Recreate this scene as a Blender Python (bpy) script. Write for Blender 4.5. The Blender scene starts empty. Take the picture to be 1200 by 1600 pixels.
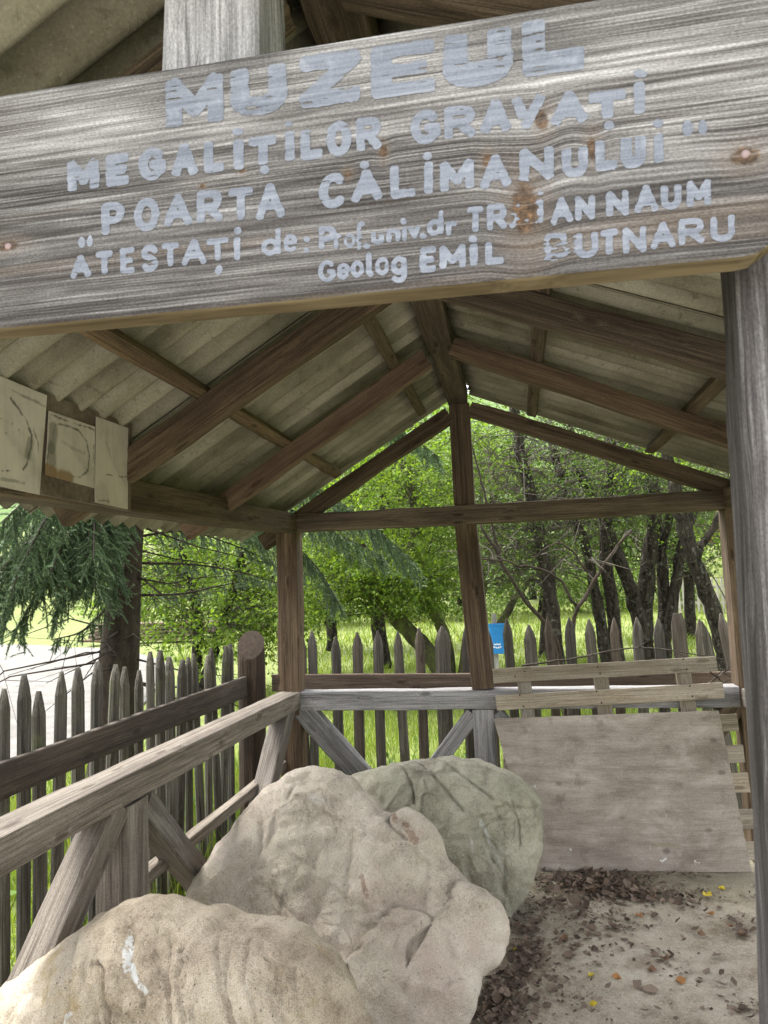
import bpy, math, random
import numpy as np
from mathutils import Vector, Matrix, noise as mnoise

SC = bpy.context.scene
COL = SC.collection
rad = math.radians

# ------------------------------------------------------------------ camera
CAM = np.array([0.0, 0.0, 1.48])
CR = np.array([0.9827361878788469, 0.18163882722650881, -0.03516989447141423])
CU = np.array([0.05306844070050088, -0.09463845402479353, 0.9940962245282972])
CF = np.array([-0.1772380479326303, 0.978800745536892, 0.1026439228666516])
FPX = 1129.43
cam_d = bpy.data.cameras.new('camera')
cam = bpy.data.objects.new('camera', cam_d)
COL.objects.link(cam)
cam.matrix_world = Matrix(((CR[0], CU[0], -CF[0], CAM[0]), (CR[1], CU[1], -CF[1], CAM[1]),
                           (CR[2], CU[2], -CF[2], CAM[2]), (0, 0, 0, 1)))
cam_d.sensor_width = 36.0
cam_d.lens = FPX / 1600 * 36.0
cam_d.clip_start = 0.05
cam_d.clip_end = 1000
cam_d.dof.use_dof = True
cam_d.dof.focus_distance = 3.2
cam_d.dof.aperture_fstop = 13.0
SC.camera = cam

# ------------------------------------------------------------------ light
SUN_EL, SUN_AZ = 62.0, 292.0          # azimuth from +y clockwise: veiled high sun to the left, a little beyond the shelter
world = bpy.data.worlds.new('World')
SC.world = world
world.use_nodes = True
wn = world.node_tree
wn.nodes.clear()
sky = wn.nodes.new('ShaderNodeTexSky')
sky.sky_type = 'NISHITA'
sky.sun_disc = False
sky.sun_elevation = rad(SUN_EL)
sky.sun_rotation = rad(SUN_AZ)
sky.air_density = 1.0
sky.dust_density = 4.0
sky.ozone_density = 1.0
hs = wn.nodes.new('ShaderNodeHueSaturation')
hs.inputs['Saturation'].default_value = 0.15
bg = wn.nodes.new('ShaderNodeBackground')
bg.inputs['Strength'].default_value = 0.15
wo = wn.nodes.new('ShaderNodeOutputWorld')
wn.links.new(sky.outputs[0], hs.inputs['Color'])
wn.links.new(hs.outputs[0], bg.inputs['Color'])
wn.links.new(bg.outputs[0], wo.inputs['Surface'])
sd = bpy.data.lights.new('sun', 'SUN')
sd.energy = 0.7
sd.angle = rad(25)
sd.color = (1.0, 0.96, 0.9)
sun = bpy.data.objects.new('sun', sd)
COL.objects.link(sun)
_a = rad(SUN_AZ)
_sv = Vector((math.sin(_a) * math.cos(rad(SUN_EL)), math.cos(_a) * math.cos(rad(SUN_EL)), math.sin(rad(SUN_EL))))
sun.rotation_euler = _sv.to_track_quat('Z', 'Y').to_euler()
SC.view_settings.view_transform = 'Standard'
SC.view_settings.look = 'None'
SC.view_settings.exposure = 2.72
SC.view_settings.gamma = 1.0

# ------------------------------------------------------------------ helpers
def rays(px, py):
    px = np.asarray(px, float); py = np.asarray(py, float)
    return CF + (px[..., None] - 600) / FPX * CR - (py[..., None] - 800) / FPX * CU

def at(px, py, y):                     # the point of a vertical plane (depth y) seen in that direction
    d = rays(px, py)
    return CAM + d * ((y - CAM[1]) / d[..., 1])[..., None]

def atd(px, py, D):                    # the point at camera distance D
    return CAM + rays(px, py) * D

def pix(P):
    d = np.asarray(P, float) - CAM
    w = d @ CF
    return 600 + FPX * (d @ CR) / w, 800 - FPX * (d @ CU) / w

def tag(o, label=None, cat=None, group=None, kind=None):
    if label: o['label'] = label
    if cat: o['category'] = cat
    if group: o['group'] = group
    if kind: o['kind'] = kind
    return o

def empty(name, loc, label=None, cat=None, group=None):
    o = bpy.data.objects.new(name, None)
    COL.objects.link(o)
    o.location = loc
    return tag(o, label, cat, group)

def link(name, me, mat=None, parent=None, loc=None):
    o = bpy.data.objects.new(name, me)
    COL.objects.link(o)
    if mat is not None:
        for m in (mat if isinstance(mat, (list, tuple)) else [mat]):
            me.materials.append(m)
    if parent is not None: o.parent = parent
    if loc is not None: o.location = loc
    return o

def mesh(name, V, F, smooth=False):
    me = bpy.data.meshes.new(name)
    me.from_pydata([tuple(map(float, v)) for v in V], [], F)
    me.validate()
    if smooth: me.polygons.foreach_set('use_smooth', [True] * len(me.polygons))
    me.update()
    return me

def fast_mesh(name, V, loops, start, total, smooth=False):   # numpy arrays
    me = bpy.data.meshes.new(name)
    V = np.asarray(V, np.float32)
    me.vertices.add(len(V)); me.vertices.foreach_set('co', V.ravel())
    me.loops.add(len(loops)); me.loops.foreach_set('vertex_index', np.asarray(loops, np.int32))
    me.polygons.add(len(start)); me.polygons.foreach_set('loop_start', np.asarray(start, np.int32))
    me.polygons.foreach_set('loop_total', np.asarray(total, np.int32))
    if smooth: me.polygons.foreach_set('use_smooth', np.ones(len(start), bool))
    me.update(calc_edges=True)
    me.validate()
    return me

def quads_mesh(name, Q):               # Q (n,4,3)
    n = len(Q)
    return fast_mesh(name, Q.reshape(-1, 3), np.arange(4 * n), np.arange(n) * 4, np.full(n, 4))

def tris_mesh(name, T):
    n = len(T)
    return fast_mesh(name, T.reshape(-1, 3), np.arange(3 * n), np.arange(n) * 3, np.full(n, 3))

def v3(p): return Vector((float(p[0]), float(p[1]), float(p[2])))

def parent_loc(parent):
    p = Vector((0, 0, 0))
    while parent is not None:
        p += parent.location; parent = parent.parent
    return p

def beam(name, p0, p1, w, h, mat, parent, up=(0, 0, 1), seed=0, rough=0.004, bev=0.006, seg=None, taper=1.0, bow=0.0, label=None):
    """A sawn timber from p0 to p1: local X along its length, w across (local Y), h along 'up' (local Z)."""
    p0 = v3(p0); p1 = v3(p1)
    X = (p1 - p0); L = X.length; X.normalize()
    U = v3(up); Y = U.cross(X); Y.normalize(); Z = X.cross(Y)
    rng = random.Random(seed * 7919 + int(L * 1000))
    seg = seg or max(4, int(L / 0.12))
    b = min(bev, w * 0.3, h * 0.3)
    prof = []
    for (sy, sz) in ((1, 1), (-1, 1), (-1, -1), (1, -1)):
        cy, cz = sy * (w / 2 - b), sz * (h / 2 - b)
        a0 = {(1, 1): 0, (-1, 1): 90, (-1, -1): 180, (1, -1): 270}[(sy, sz)]
        for k in (0, 45, 90):
            a = rad(a0 + k)
            prof.append((cy + b * math.cos(a), cz + b * math.sin(a)))
        # a midpoint on the face that follows
        nx = {(1, 1): (0, h / 2), (-1, 1): (-w / 2, 0), (-1, -1): (0, -h / 2), (1, -1): (w / 2, 0)}[(sy, sz)]
        prof.append(nx)
    n = len(prof)
    V, F = [], []
    ox = rng.uniform(0, 100)
    for i in range(seg + 1):
        t = i / seg
        sc = 1 + (taper - 1) * t
        for j, (y, z) in enumerate(prof):
            x = (t - .5) * L
            d = rough * mnoise.noise((x * 3 + ox, y * 20, z * 20 + ox)) + rough * .6 * mnoise.noise((x * 9 + ox, y * 50, z * 50))
            bb = bow * 4 * t * (1 - t)
            xe = 0
            if i in (0, seg): xe = rough * 1.5 * mnoise.noise((y * 40 + ox, z * 40, t * 9))
            V.append((x + xe, y * sc * (1 + d / (w / 2)), z * sc * (1 + d / (h / 2)) + bb))
    for i in range(seg):
        for j in range(n):
            F.append((i * n + j, i * n + (j + 1) % n, (i + 1) * n + (j + 1) % n, (i + 1) * n + j))
    F.append(tuple(reversed(range(n)))); F.append(tuple(range(seg * n, seg * n + n)))
    me = mesh(name, V, F)
    o = link(name, me, mat, parent)
    M = Matrix((X, Y, Z)).transposed()
    o.rotation_mode = 'QUATERNION'
    o.rotation_quaternion = M.to_quaternion()
    o.location = (p0 + p1) / 2 - parent_loc(parent)
    if label: o['label'] = label
    return o

def tube(V, F, pts, radii, sides=6, cap=True, wob=0.0, seed=0):
    pts = [v3(p) for p in pts]
    base = len(V)
    ref = Vector((0.31, 0.17, 0.93))
    for i, p in enumerate(pts):
        d = (pts[min(i + 1, len(pts) - 1)] - pts[max(i - 1, 0)])
        if d.length < 1e-9: d = Vector((0, 0, 1))
        d.normalize()
        a = d.cross(ref)
        if a.length < .05: a = d.cross(Vector((1, 0, 0)))
        a.normalize(); b = d.cross(a)
        for k in range(sides):
            t = 2 * math.pi * k / sides
            r = radii[i]
            if wob: r *= 1 + wob * mnoise.noise((p.x * 6 + math.cos(t) * 1.3 + seed, p.y * 6 + math.sin(t) * 1.3, p.z * 6))
            V.append(p + a * (r * math.cos(t)) + b * (r * math.sin(t)))
    for i in range(len(pts) - 1):
        for k in range(sides):
            F.append((base + i * sides + k, base + i * sides + (k + 1) % sides, base + (i + 1) * sides + (k + 1) % sides, base + (i + 1) * sides + k))
    if cap:
        F.append(tuple(base + k for k in reversed(range(sides))))
        F.append(tuple(base + (len(pts) - 1) * sides + k for k in range(sides)))

def crom(pts, n, closed=False):        # Catmull-Rom resample to n points, even by length
    P = np.asarray(pts, float)
    if closed: Q = np.vstack([P[-1], P, P[0], P[1]])
    else: Q = np.vstack([2 * P[0] - P[1], P, 2 * P[-1] - P[-2]])
    out = []
    for i in range(1, len(Q) - 2):
        for t in np.linspace(0, 1, 24, endpoint=False):
            a, b, c, d = Q[i - 1], Q[i], Q[i + 1], Q[i + 2]
            out.append(.5 * ((2 * b) + (-a + c) * t + (2 * a - 5 * b + 4 * c - d) * t * t + (-a + 3 * b - 3 * c + d) * t ** 3))
    if not closed: out.append(Q[-2])
    out = np.array(out)
    if closed: out = np.vstack([out, out[0]])
    s = np.concatenate([[0], np.cumsum(np.linalg.norm(np.diff(out, axis=0), axis=1))])
    u = np.linspace(0, s[-1], n + 1)[:-1] if closed else np.linspace(0, s[-1], n)
    return np.stack([np.interp(u, s, out[:, k]) for k in range(P.shape[1])], 1)

# ------------------------------------------------------------------ materials
class NT:
    def __init__(s, name):
        s.m = bpy.data.materials.new(name); s.m.use_nodes = True
        s.t = s.m.node_tree; s.t.nodes.clear()
        s.out = s.t.nodes.new('ShaderNodeOutputMaterial')
    def n(s, typ, **kw):
        nd = s.t.nodes.new(typ)
        for k, v in kw.items():
            if k.startswith('i_'):
                key = k[2:]; key = int(key) if key.isdigit() else key
                s.set(nd.inputs[key], v)
            else: setattr(nd, k, v)
        return nd
    def set(s, sock, v):
        if isinstance(v, bpy.types.NodeSocket): s.t.links.new(v, sock)
        elif isinstance(v, bpy.types.Node): s.t.links.new(v.outputs[0], sock)
        else: sock.default_value = v
    def math(s, op, a, b=0.0, c=0.0, clamp=False):
        nd = s.n('ShaderNodeMath', operation=op, use_clamp=clamp)
        s.set(nd.inputs[0], a); s.set(nd.inputs[1], b); s.set(nd.inputs[2], c)
        return nd.outputs[0]
    def vmath(s, op, a, b=(0, 0, 0), scale=None):
        nd = s.n('ShaderNodeVectorMath', operation=op)
        s.set(nd.inputs[0], a); s.set(nd.inputs[1], b)
        if scale is not None: s.set(nd.inputs['Scale'], scale)
        return nd.outputs['Value'] if op in ('LENGTH', 'DISTANCE', 'DOT_PRODUCT') else nd.outputs[0]
    def coord(s, which='Object'): return s.n('ShaderNodeTexCoord').outputs[which]
    def noise(s, vec, scale=1.0, detail=4.0, rough=.55, dist=0.0, color=False):
        nd = s.n('ShaderNodeTexNoise'); s.set(nd.inputs['Vector'], vec)
        nd.inputs['Scale'].default_value = scale; nd.inputs['Detail'].default_value = detail
        nd.inputs['Roughness'].default_value = rough; nd.inputs['Distortion'].default_value = dist
        return nd.outputs['Color' if color else 0]
    def vor(s, vec, scale=1.0, feature='F1', rnd=1.0):
        nd = s.n('ShaderNodeTexVoronoi', feature=feature); s.set(nd.inputs['Vector'], vec)
        nd.inputs['Scale'].default_value = scale; nd.inputs['Randomness'].default_value = rnd
        return nd.outputs[0]
    def ramp(s, fac, stops, interp='LINEAR'):
        nd = s.n('ShaderNodeValToRGB'); s.set(nd.inputs[0], fac)
        cr = nd.color_ramp; cr.interpolation = interp
        while len(cr.elements) < len(stops): cr.elements.new(.5)
        for e, (p, c) in zip(cr.elements, stops):
            e.position = p
            e.color = (c, c, c, 1) if isinstance(c, (int, float)) else (*c, 1)
        return nd.outputs[0]
    def step(s, v, a, b):              # 0 below a, 1 above b (or reversed if a > b)
        nd = s.n('ShaderNodeMapRange', interpolation_type='SMOOTHSTEP')
        s.set(nd.inputs[0], v)
        if a < b: vals = (a, b, 0, 1)
        else: vals = (b, a, 1, 0)
        for i, q in enumerate(vals): nd.inputs[i + 1].default_value = q
        return nd.outputs[0]
    def mix(s, fac, a, b, mode='MIX'):
        nd = s.n('ShaderNodeMix', data_type='RGBA', blend_type=mode)
        s.set(nd.inputs[0], fac)
        for sock, v in ((nd.inputs[6], a), (nd.inputs[7], b)):
            if isinstance(v, tuple) and len(v) == 3: v = (*v, 1)
            s.set(sock, v)
        return nd.outputs[2]
    def mapping(s, vec, scale=(1, 1, 1), loc=(0, 0, 0), rot=(0, 0, 0)):
        nd = s.n('ShaderNodeMapping'); s.set(nd.inputs[0], vec)
        s.set(nd.inputs['Scale'], scale); s.set(nd.inputs['Location'], loc); s.set(nd.inputs['Rotation'], rot)
        return nd.outputs[0]
    def finish(s, color, rough=.85, height=None, bump=.3, dist=.01, spec=.25):
        b = s.n('ShaderNodeBsdfPrincipled')
        if isinstance(color, tuple) and len(color) == 3: color = (*color, 1)
        s.set(b.inputs['Base Color'], color); s.set(b.inputs['Roughness'], rough)
        b.inputs['Specular IOR Level'].default_value = spec
        if height is not None:
            bp = s.n('ShaderNodeBump'); bp.inputs['Strength'].default_value = bump; bp.inputs['Distance'].default_value = dist
            s.set(bp.inputs['Height'], height); s.t.links.new(bp.outputs[0], b.inputs['Normal'])
        s.t.links.new(b.outputs[0], s.out.inputs[0])
        return s.m
    def segmask(s, co, a, b, w0, w1):  # 1 near the segment a-b (planar coordinates), 0 beyond w1
        ba = (b[0] - a[0], b[1] - a[1], b[2] - a[2])
        l2 = ba[0] ** 2 + ba[1] ** 2 + ba[2] ** 2
        pa = s.vmath('SUBTRACT', co, a)
        h = s.math('DIVIDE', s.vmath('DOT_PRODUCT', pa, ba), max(l2, 1e-9), clamp=True)
        q = s.vmath('SCALE', ba, scale=h)
        return s.step(s.vmath('LENGTH', s.vmath('SUBTRACT', pa, q)), w1, w0)

def wood(name, dark, mid, light, crack=.5, knots=.5, grain=1.0, rough=.85, bump=.5, blotch=None, blotch_amt=.5, moss=None):
    m = NT(name)
    co = m.coord()
    rnd = m.n('ShaderNodeObjectInfo').outputs['Random']
    off = m.vmath('SCALE', (13.7, 7.3, 5.1), scale=rnd)
    co = m.vmath('ADD', co, off)
    kd = m.vor(m.mapping(co, (4.6, 15, 15)), 1.0)
    km = m.step(kd, .20, .09)
    # grain flows round knots
    warp = m.noise(m.mapping(co, (1.1, 6, 6)), 1.0, 2, .5)
    co2 = m.vmath('ADD', co, m.vmath('SCALE', (0, .03, .03), scale=m.math('ADD', m.math('MULTIPLY', warp, 1.0), m.math('MULTIPLY', m.step(kd, .35, .0), .4))))
    fine = m.noise(m.mapping(co2, (3.2, 210 * grain, 210 * grain)), 1.0, 5, .7)
    broad = m.noise(m.mapping(co2, (1.1, 34 * grain, 34 * grain)), 1.0, 4, .62)
    spot = m.noise(m.mapping(co, (3, 9, 9)), 1.0, 4, .65)
    g = m.math('ADD', m.math('MULTIPLY', fine, .58), m.math('MULTIPLY', broad, .42))
    col = m.ramp(g, [(.38, tuple(c * .8 for c in dark)), (.5, mid), (.62, light)])
    col = m.mix(m.math('MULTIPLY', m.step(m.noise(m.mapping(co, (1.7, 5, 5), (9, 2, 4)), 1.0, 5, .65), .47, .68), .55), col, dark)
    if blotch: col = m.mix(m.math('MULTIPLY', m.step(spot, .48, .66), blotch_amt), col, blotch)
    cr = m.step(m.noise(m.mapping(co2, (.9, 80 * grain, 80 * grain), (4, 4, 4)), 1.0, 3, .55), .66, .74)
    crk = m.math('MULTIPLY', cr, crack)
    col = m.mix(crk, col, tuple(c * .25 for c in dark))
    kk = m.math('MULTIPLY', km, knots)
    col = m.mix(kk, col, tuple(c * .5 for c in dark))
    col = m.mix(m.math('MULTIPLY', m.step(kd, .24, .14), .35 * knots), col, (dark[0] * 1.1, dark[1] * .95, dark[2] * .8))
    if moss: col = m.mix(m.math('MULTIPLY', m.step(m.noise(co, 5, 4, .65), .55, .72), moss[3]), col, moss[:3])
    spk = m.noise(m.mapping(co, (.5, 1, 1)), 420, 2, .6)
    col = m.mix(1, col, m.ramp(spk, [(.32, .72), (.68, 1.22)]), 'MULTIPLY')
    val = m.n('ShaderNodeHueSaturation'); m.set(val.inputs['Color'], col)
    m.set(val.inputs['Value'], m.math('ADD', m.math('MULTIPLY', m.math('FRACT', m.math('MULTIPLY', rnd, 7.31)), .4), .8))
    m.set(val.inputs['Saturation'], m.math('ADD', m.math('MULTIPLY', m.math('FRACT', m.math('MULTIPLY', rnd, 3.77)), .3), .85))
    hgt = m.math('SUBTRACT', m.math('ADD', m.math('MULTIPLY', fine, .6), m.math('MULTIPLY', broad, .4)), m.math('MULTIPLY', crk, 1.2))
    return m.finish(val.outputs[0], rough, hgt, bump, .006)

W_BEAM = wood('brown_sheltered_timber', (.040, .028, .017), (.092, .066, .042), (.165, .124, .082), crack=.6, knots=.7)
W_BACK = wood('warm_brown_timber', (.045, .031, .021), (.098, .070, .048), (.17, .128, .088), crack=.5, knots=.9)
W_GREY = wood('grey_brown_timber', (.075, .062, .050), (.150, .129, .107), (.25, .223, .188), crack=.5, knots=.6)
W_SILVER = wood('silver_grey_timber', (.11, .105, .10), (.23, .222, .216), (.36, .35, .343), crack=.7, knots=.4)
W_GABLE = wood('bleached_gable_post', (.18, .175, .18), (.44, .435, .445), (.70, .695, .71), crack=.9, knots=.1, grain=.6)
W_POST = wood('dark_weathered_door_post', (.028, .024, .022), (.070, .062, .060), (.18, .17, .168), crack=.9, knots=.3, grain=.7)
W_FENCE = wood('dark_fence_board', (.045, .036, .028), (.09, .074, .058), (.145, .122, .095), crack=.6, knots=.4)
W_PICKET = wood('mossy_grey_picket', (.042, .036, .029), (.090, .080, .065), (.18, .165, .135), crack=.8, knots=.2, moss=(.11, .13, .05, .45))
W_REAR = wood('bare_brown_fence_board', (.08, .053, .036), (.145, .10, .070), (.21, .152, .108), crack=.5, knots=.8)
W_PALLET = wood('pale_pallet_board', (.155, .13, .098), (.265, .23, .18), (.36, .32, .258), crack=.25, knots=.5, blotch=(.25, .2, .14), blotch_amt=.4)
W_LOG = wood('round_log_bark', (.016, .012, .009), (.042, .030, .022), (.09, .067, .05), crack=.9, knots=.2, grain=.6)
W_CUT = wood('cut_log_end', (.012, .008, .005), (.024, .016, .010), (.04, .027, .017), crack=.3, knots=0)
W_FAR = wood('far_fence_timber', (.2, .19, .15), (.3, .28, .24), (.4, .38, .34), crack=.2, knots=0)

def mat_sign():
    m = NT('weathered_sign_plank')
    co = m.coord()
    x = m.n('ShaderNodeSeparateXYZ'); m.set(x.inputs[0], co)
    X, Z = x.outputs[0], x.outputs[2]
    # knots (x, z, rx, rz), local metres, and the grain that bends round them
    warp = m.math('MULTIPLY', m.math('SUBTRACT', m.noise(m.mapping(co, (1.6, 1, 9)), 1.0, 3, .5), .5), .012)
    kmask, kring = None, None
    for (kx, kz, rx, rz) in SIGN_KNOTS:
        d = m.vmath('LENGTH', m.vmath('MULTIPLY', m.vmath('SUBTRACT', m.vmath('MULTIPLY', co, (1, 0, 1)), (kx, 0, kz)), (1 / rx, 0, 1 / rz)))
        d = m.math('ADD', d, m.math('MULTIPLY', m.math('SUBTRACT', m.noise(co, 70, 2, .6), .5), .9))
        k = m.step(d, 1.25, .7)
        kmask = k if kmask is None else m.math('MAXIMUM', kmask, k)
        r = m.step(d, 3.2, .6)
        kring = r if kring is None else m.math('MAXIMUM', kring, r)
        warp = m.math('ADD', warp, m.math('MULTIPLY', m.step(m.vmath('LENGTH', m.vmath('MULTIPLY', m.vmath('SUBTRACT', m.vmath('MULTIPLY', co, (1, 0, 1)), (kx, 0, kz)), (.33 / rx, 0, .22 / rz))), 1.3, 0.0), rz * .35))
    cv = m.n('ShaderNodeCombineXYZ'); m.set(cv.inputs[0], X); m.set(cv.inputs[1], m.math('MULTIPLY', m.n('ShaderNodeSeparateXYZ', i_0=co).outputs[1], .6)); m.set(cv.inputs[2], m.math('ADD', Z, warp))
    c2 = cv.outputs[0]
    fine = m.noise(m.mapping(c2, (5, 90, 330)), 1.0, 5, .7)
    mid = m.noise(m.mapping(c2, (2.6, 40, 170)), 1.0, 5, .62)
    big = m.noise(m.mapping(c2, (1.3, 5, 15), (2.2, 0, 1.3)), 1.0, 3, .55)
    g = m.math('ADD', m.math('ADD', m.math('MULTIPLY', fine, .34), m.math('MULTIPLY', mid, .46)), m.math('MULTIPLY', big, .20))
    low = m.step(m.math('ADD', Z, m.math('MULTIPLY', m.math('SUBTRACT', big, .5), .22)), .09, -.10)   # darker towards the lower half
    g = m.math('SUBTRACT', g, m.math('MULTIPLY', low, .065))
    col = m.ramp(g, [(.38, (.052, .047, .045)), (.46, (.132, .124, .120)), (.53, (.245, .238, .234)), (.61, (.44, .435, .43))])
    tan = m.math('MULTIPLY', m.step(m.noise(m.mapping(c2, (.8, 3, 14), (7, 1, 3)), 1.0, 3, .5), .56, .72), .32)
    patch = m.noise(m.mapping(co, (2.2, 1, 7), (3, 3, 8)), 1.0, 4, .6)
    col = m.mix(1, col, m.ramp(patch, [(.36, .55), (.62, 1.15)]), 'MULTIPLY')
    col = m.mix(tan, col, (.30, .225, .16))
    col = m.mix(m.math('MULTIPLY', kring, .35), col, (.16, .12, .085))
    col = m.mix(m.math('MULTIPLY', kmask, .85), col, m.ramp(m.noise(co, 90, 3, .6), [(.35, (.03, .02, .014)), (.6, (.12, .075, .045)), (.75, (.26, .14, .06))]))
    crk = m.step(m.noise(m.mapping(c2, (1.1, 30, 85), (5, 2, 9)), 1.0, 3, .5), .655, .71)
    col = m.mix(m.math('MULTIPLY', crk, .85), col, (.045, .038, .032))
    hair = m.step(m.noise(m.mapping(c2, (1.7, 60, 340), (1, 6, 2)), 1.0, 2, .5), .60, .68)
    col = m.mix(m.math('MULTIPLY', hair, .55), col, (.07, .06, .055))
    pale = m.step(m.noise(m.mapping(c2, (1.8, 60, 300), (8, 6, 4)), 1.0, 2, .5), .60, .70)
    col = m.mix(m.math('MULTIPLY', pale, m.math('SUBTRACT', .45, m.math('MULTIPLY', low, .25))), col, (.46, .45, .44))
    spk = m.noise(m.mapping(co, (.45, 1, 1)), 520, 2, .6)
    col = m.mix(1, col, m.ramp(spk, [(.32, .68), (.68, 1.26)]), 'MULTIPLY')
    # downward faces: a darker green-brown
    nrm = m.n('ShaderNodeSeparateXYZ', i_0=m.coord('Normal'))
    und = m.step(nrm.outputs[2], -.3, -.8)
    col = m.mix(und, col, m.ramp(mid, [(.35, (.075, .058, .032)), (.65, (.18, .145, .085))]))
    hgt = m.math('SUBTRACT', m.math('ADD', m.math('MULTIPLY', fine, .55), m.math('MULTIPLY', mid, .45)), m.math('ADD', crk, m.math('MULTIPLY', kmask, .5)))
    return m.finish(col, .92, hgt, .4, .005, .08)

def mat_paint():
    m = NT('blue_grey_sign_paint')
    co = m.coord()
    n1 = m.noise(m.mapping(co, (4, 40, 150)), 1.0, 4, .65)
    n2 = m.noise(co, 25, 4, .6)
    spk = m.noise(co, 480, 2, .6)
    col = m.ramp(m.math('ADD', m.math('MULTIPLY', n1, .7), m.math('MULTIPLY', spk, .3)), [(.36, (.105, .118, .146)), (.5, (.165, .182, .220)), (.66, (.235, .253, .292))])
    col = m.mix(m.math('MULTIPLY', m.step(n2, .55, .75), .45), col, (.35, .375, .43))
    col = m.mix(m.step(m.noise(m.mapping(co, (30, 60, 160)), 1.0, 3, .6), .70, .76), col, (.10, .10, .105))
    return m.finish(col, .6, n1, .35, .003, .3)

def mat_sheet():
    m = NT('fibre_cement_sheet')
    co = m.coord()
    rnd = m.n('ShaderNodeObjectInfo').outputs['Random']
    c = m.vmath('ADD', co, m.vmath('SCALE', (3, 5, 7), scale=rnd))
    n1 = m.noise(c, 2.2, 5, .6)
    n2 = m.noise(c, 170, 2, .7)
    n3 = m.noise(m.mapping(c, (1.2, 9, 1.2)), 1.0, 4, .6)
    n4 = m.noise(c, 30, 4, .7)
    col = m.ramp(m.math('ADD', m.math('MULTIPLY', n1, .5), m.math('MULTIPLY', n3, .5)), [(.36, (.105, .096, .062)), (.5, (.225, .211, .15)), (.64, (.37, .35, .27))])
    col = m.mix(.45, col, m.mix(1, col, m.ramp(n2, [(.3, .35), (.7, 1.0)]), 'MULTIPLY'))
    col = m.mix(m.math('MULTIPLY', m.step(n2, .66, .74), .55), col, (.36, .345, .26))
    col = m.mix(m.math('MULTIPLY', m.step(n4, .56, .70), .45), col, (.065, .062, .030))
    return m.finish(col, .92, m.math('ADD', n2, n4), .35, .004, .15)

def stone(name, a, b, c, pink=0.0, ochre=0.0, marks=(), green=0.0, stains=()):
    m = NT(name)
    co = m.coord()
    pl = m.n('ShaderNodeAttribute', attribute_name='face_plane').outputs['Vector']
    n1 = m.noise(co, 2.6, 6, .6, .6)
    n2 = m.noise(co, 12, 6, .65)
    n3 = m.noise(co, 95, 4, .7)
    n5 = m.noise(co, 330, 2, .6)
    g = m.math('ADD', m.math('ADD', m.math('MULTIPLY', n1, .45), m.math('MULTIPLY', n2, .3)), m.math('MULTIPLY', n3, .25))
    col = m.ramp(g, [(.38, tuple(q * .85 for q in a)), (.49, b), (.60, c)])
    if pink: col = m.mix(m.math('MULTIPLY', m.step(m.noise(m.vmath('ADD', co, (3, 1, 7)), 2.1, 4, .6), .47, .68), pink), col, (.50, .385, .325))
    if green: col = m.mix(m.math('MULTIPLY', m.step(m.noise(m.vmath('ADD', co, (9, 4, 2)), 3.0, 5, .65), .42, .66), green), col, (.215, .215, .145))
    if ochre: col = m.mix(m.math('MULTIPLY', m.step(m.noise(m.vmath('ADD', co, (1, 8, 5)), 4.2, 6, .7), .57, .72), ochre), col, (.40, .29, .125))
    col = m.mix(m.math('MULTIPLY', m.step(n3, .57, .68), .5), col, tuple(q * .5 for q in a))
    pit = m.step(m.vor(m.vmath('ADD', co, m.vmath('SCALE', m.noise(co, 9, 3, .6, color=True), scale=.05)), 60), .16, .05)
    col = m.mix(m.math('MULTIPLY', m.math('MULTIPLY', pit, m.step(n2, .42, .55)), .6), col, tuple(q * .4 for q in a))
    col = m.mix(m.math('MULTIPLY', m.step(n5, .60, .70), .35), col, tuple(min(q * 1.3, .7) for q in c))
    specks = m.step(m.vor(co, 26), .13, .06)
    col = m.mix(m.math('MULTIPLY', specks, .55), col, (.56, .53, .47))
    spk = m.noise(co, 380, 2, .65)
    col = m.mix(1, col, m.ramp(spk, [(.30, .74), (.70, 1.22)]), 'MULTIPLY')
    for (p, q, w0, w1, cc, amt) in marks:
        mm = m.segmask(m.vmath('ADD', pl, m.vmath('SCALE', m.vmath('SUBTRACT', m.noise(co, 45, 3, .6, color=True), (.5, .5, .5)), scale=.02)), p, q, w0, w1)
        mm = m.math('MULTIPLY', mm, m.step(m.noise(co, 60, 3, .7), .36, .5))
        col = m.mix(m.math('MULTIPLY', mm, amt), col, cc)
    h = m.math('ADD', m.math('ADD', m.math('MULTIPLY', n2, .6), m.math('MULTIPLY', n3, .35)), m.math('MULTIPLY', n5, .25))
    h = m.math('SUBTRACT', h, m.math('MULTIPLY', pit, .3))
    return m.finish(col, .93, h, 1.0, .028, .15)

def simple(name, cols, scale=6, rough=.9, bump=.3, dist=.01, detail=5, mapscale=(1, 1, 1), spec=.2):
    m = NT(name)
    co = m.mapping(m.coord(), mapscale)
    n1 = m.noise(co, scale, detail, .6)
    n2 = m.noise(co, scale * 9, 4, .65)
    g = m.math('ADD', m.math('MULTIPLY', n1, .6), m.math('MULTIPLY', n2, .4))
    st = [(.34 + .32 * i / (len(cols) - 1), c) for i, c in enumerate(cols)]
    return m.finish(m.ramp(g, st), rough, g, bump, dist, spec)

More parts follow.
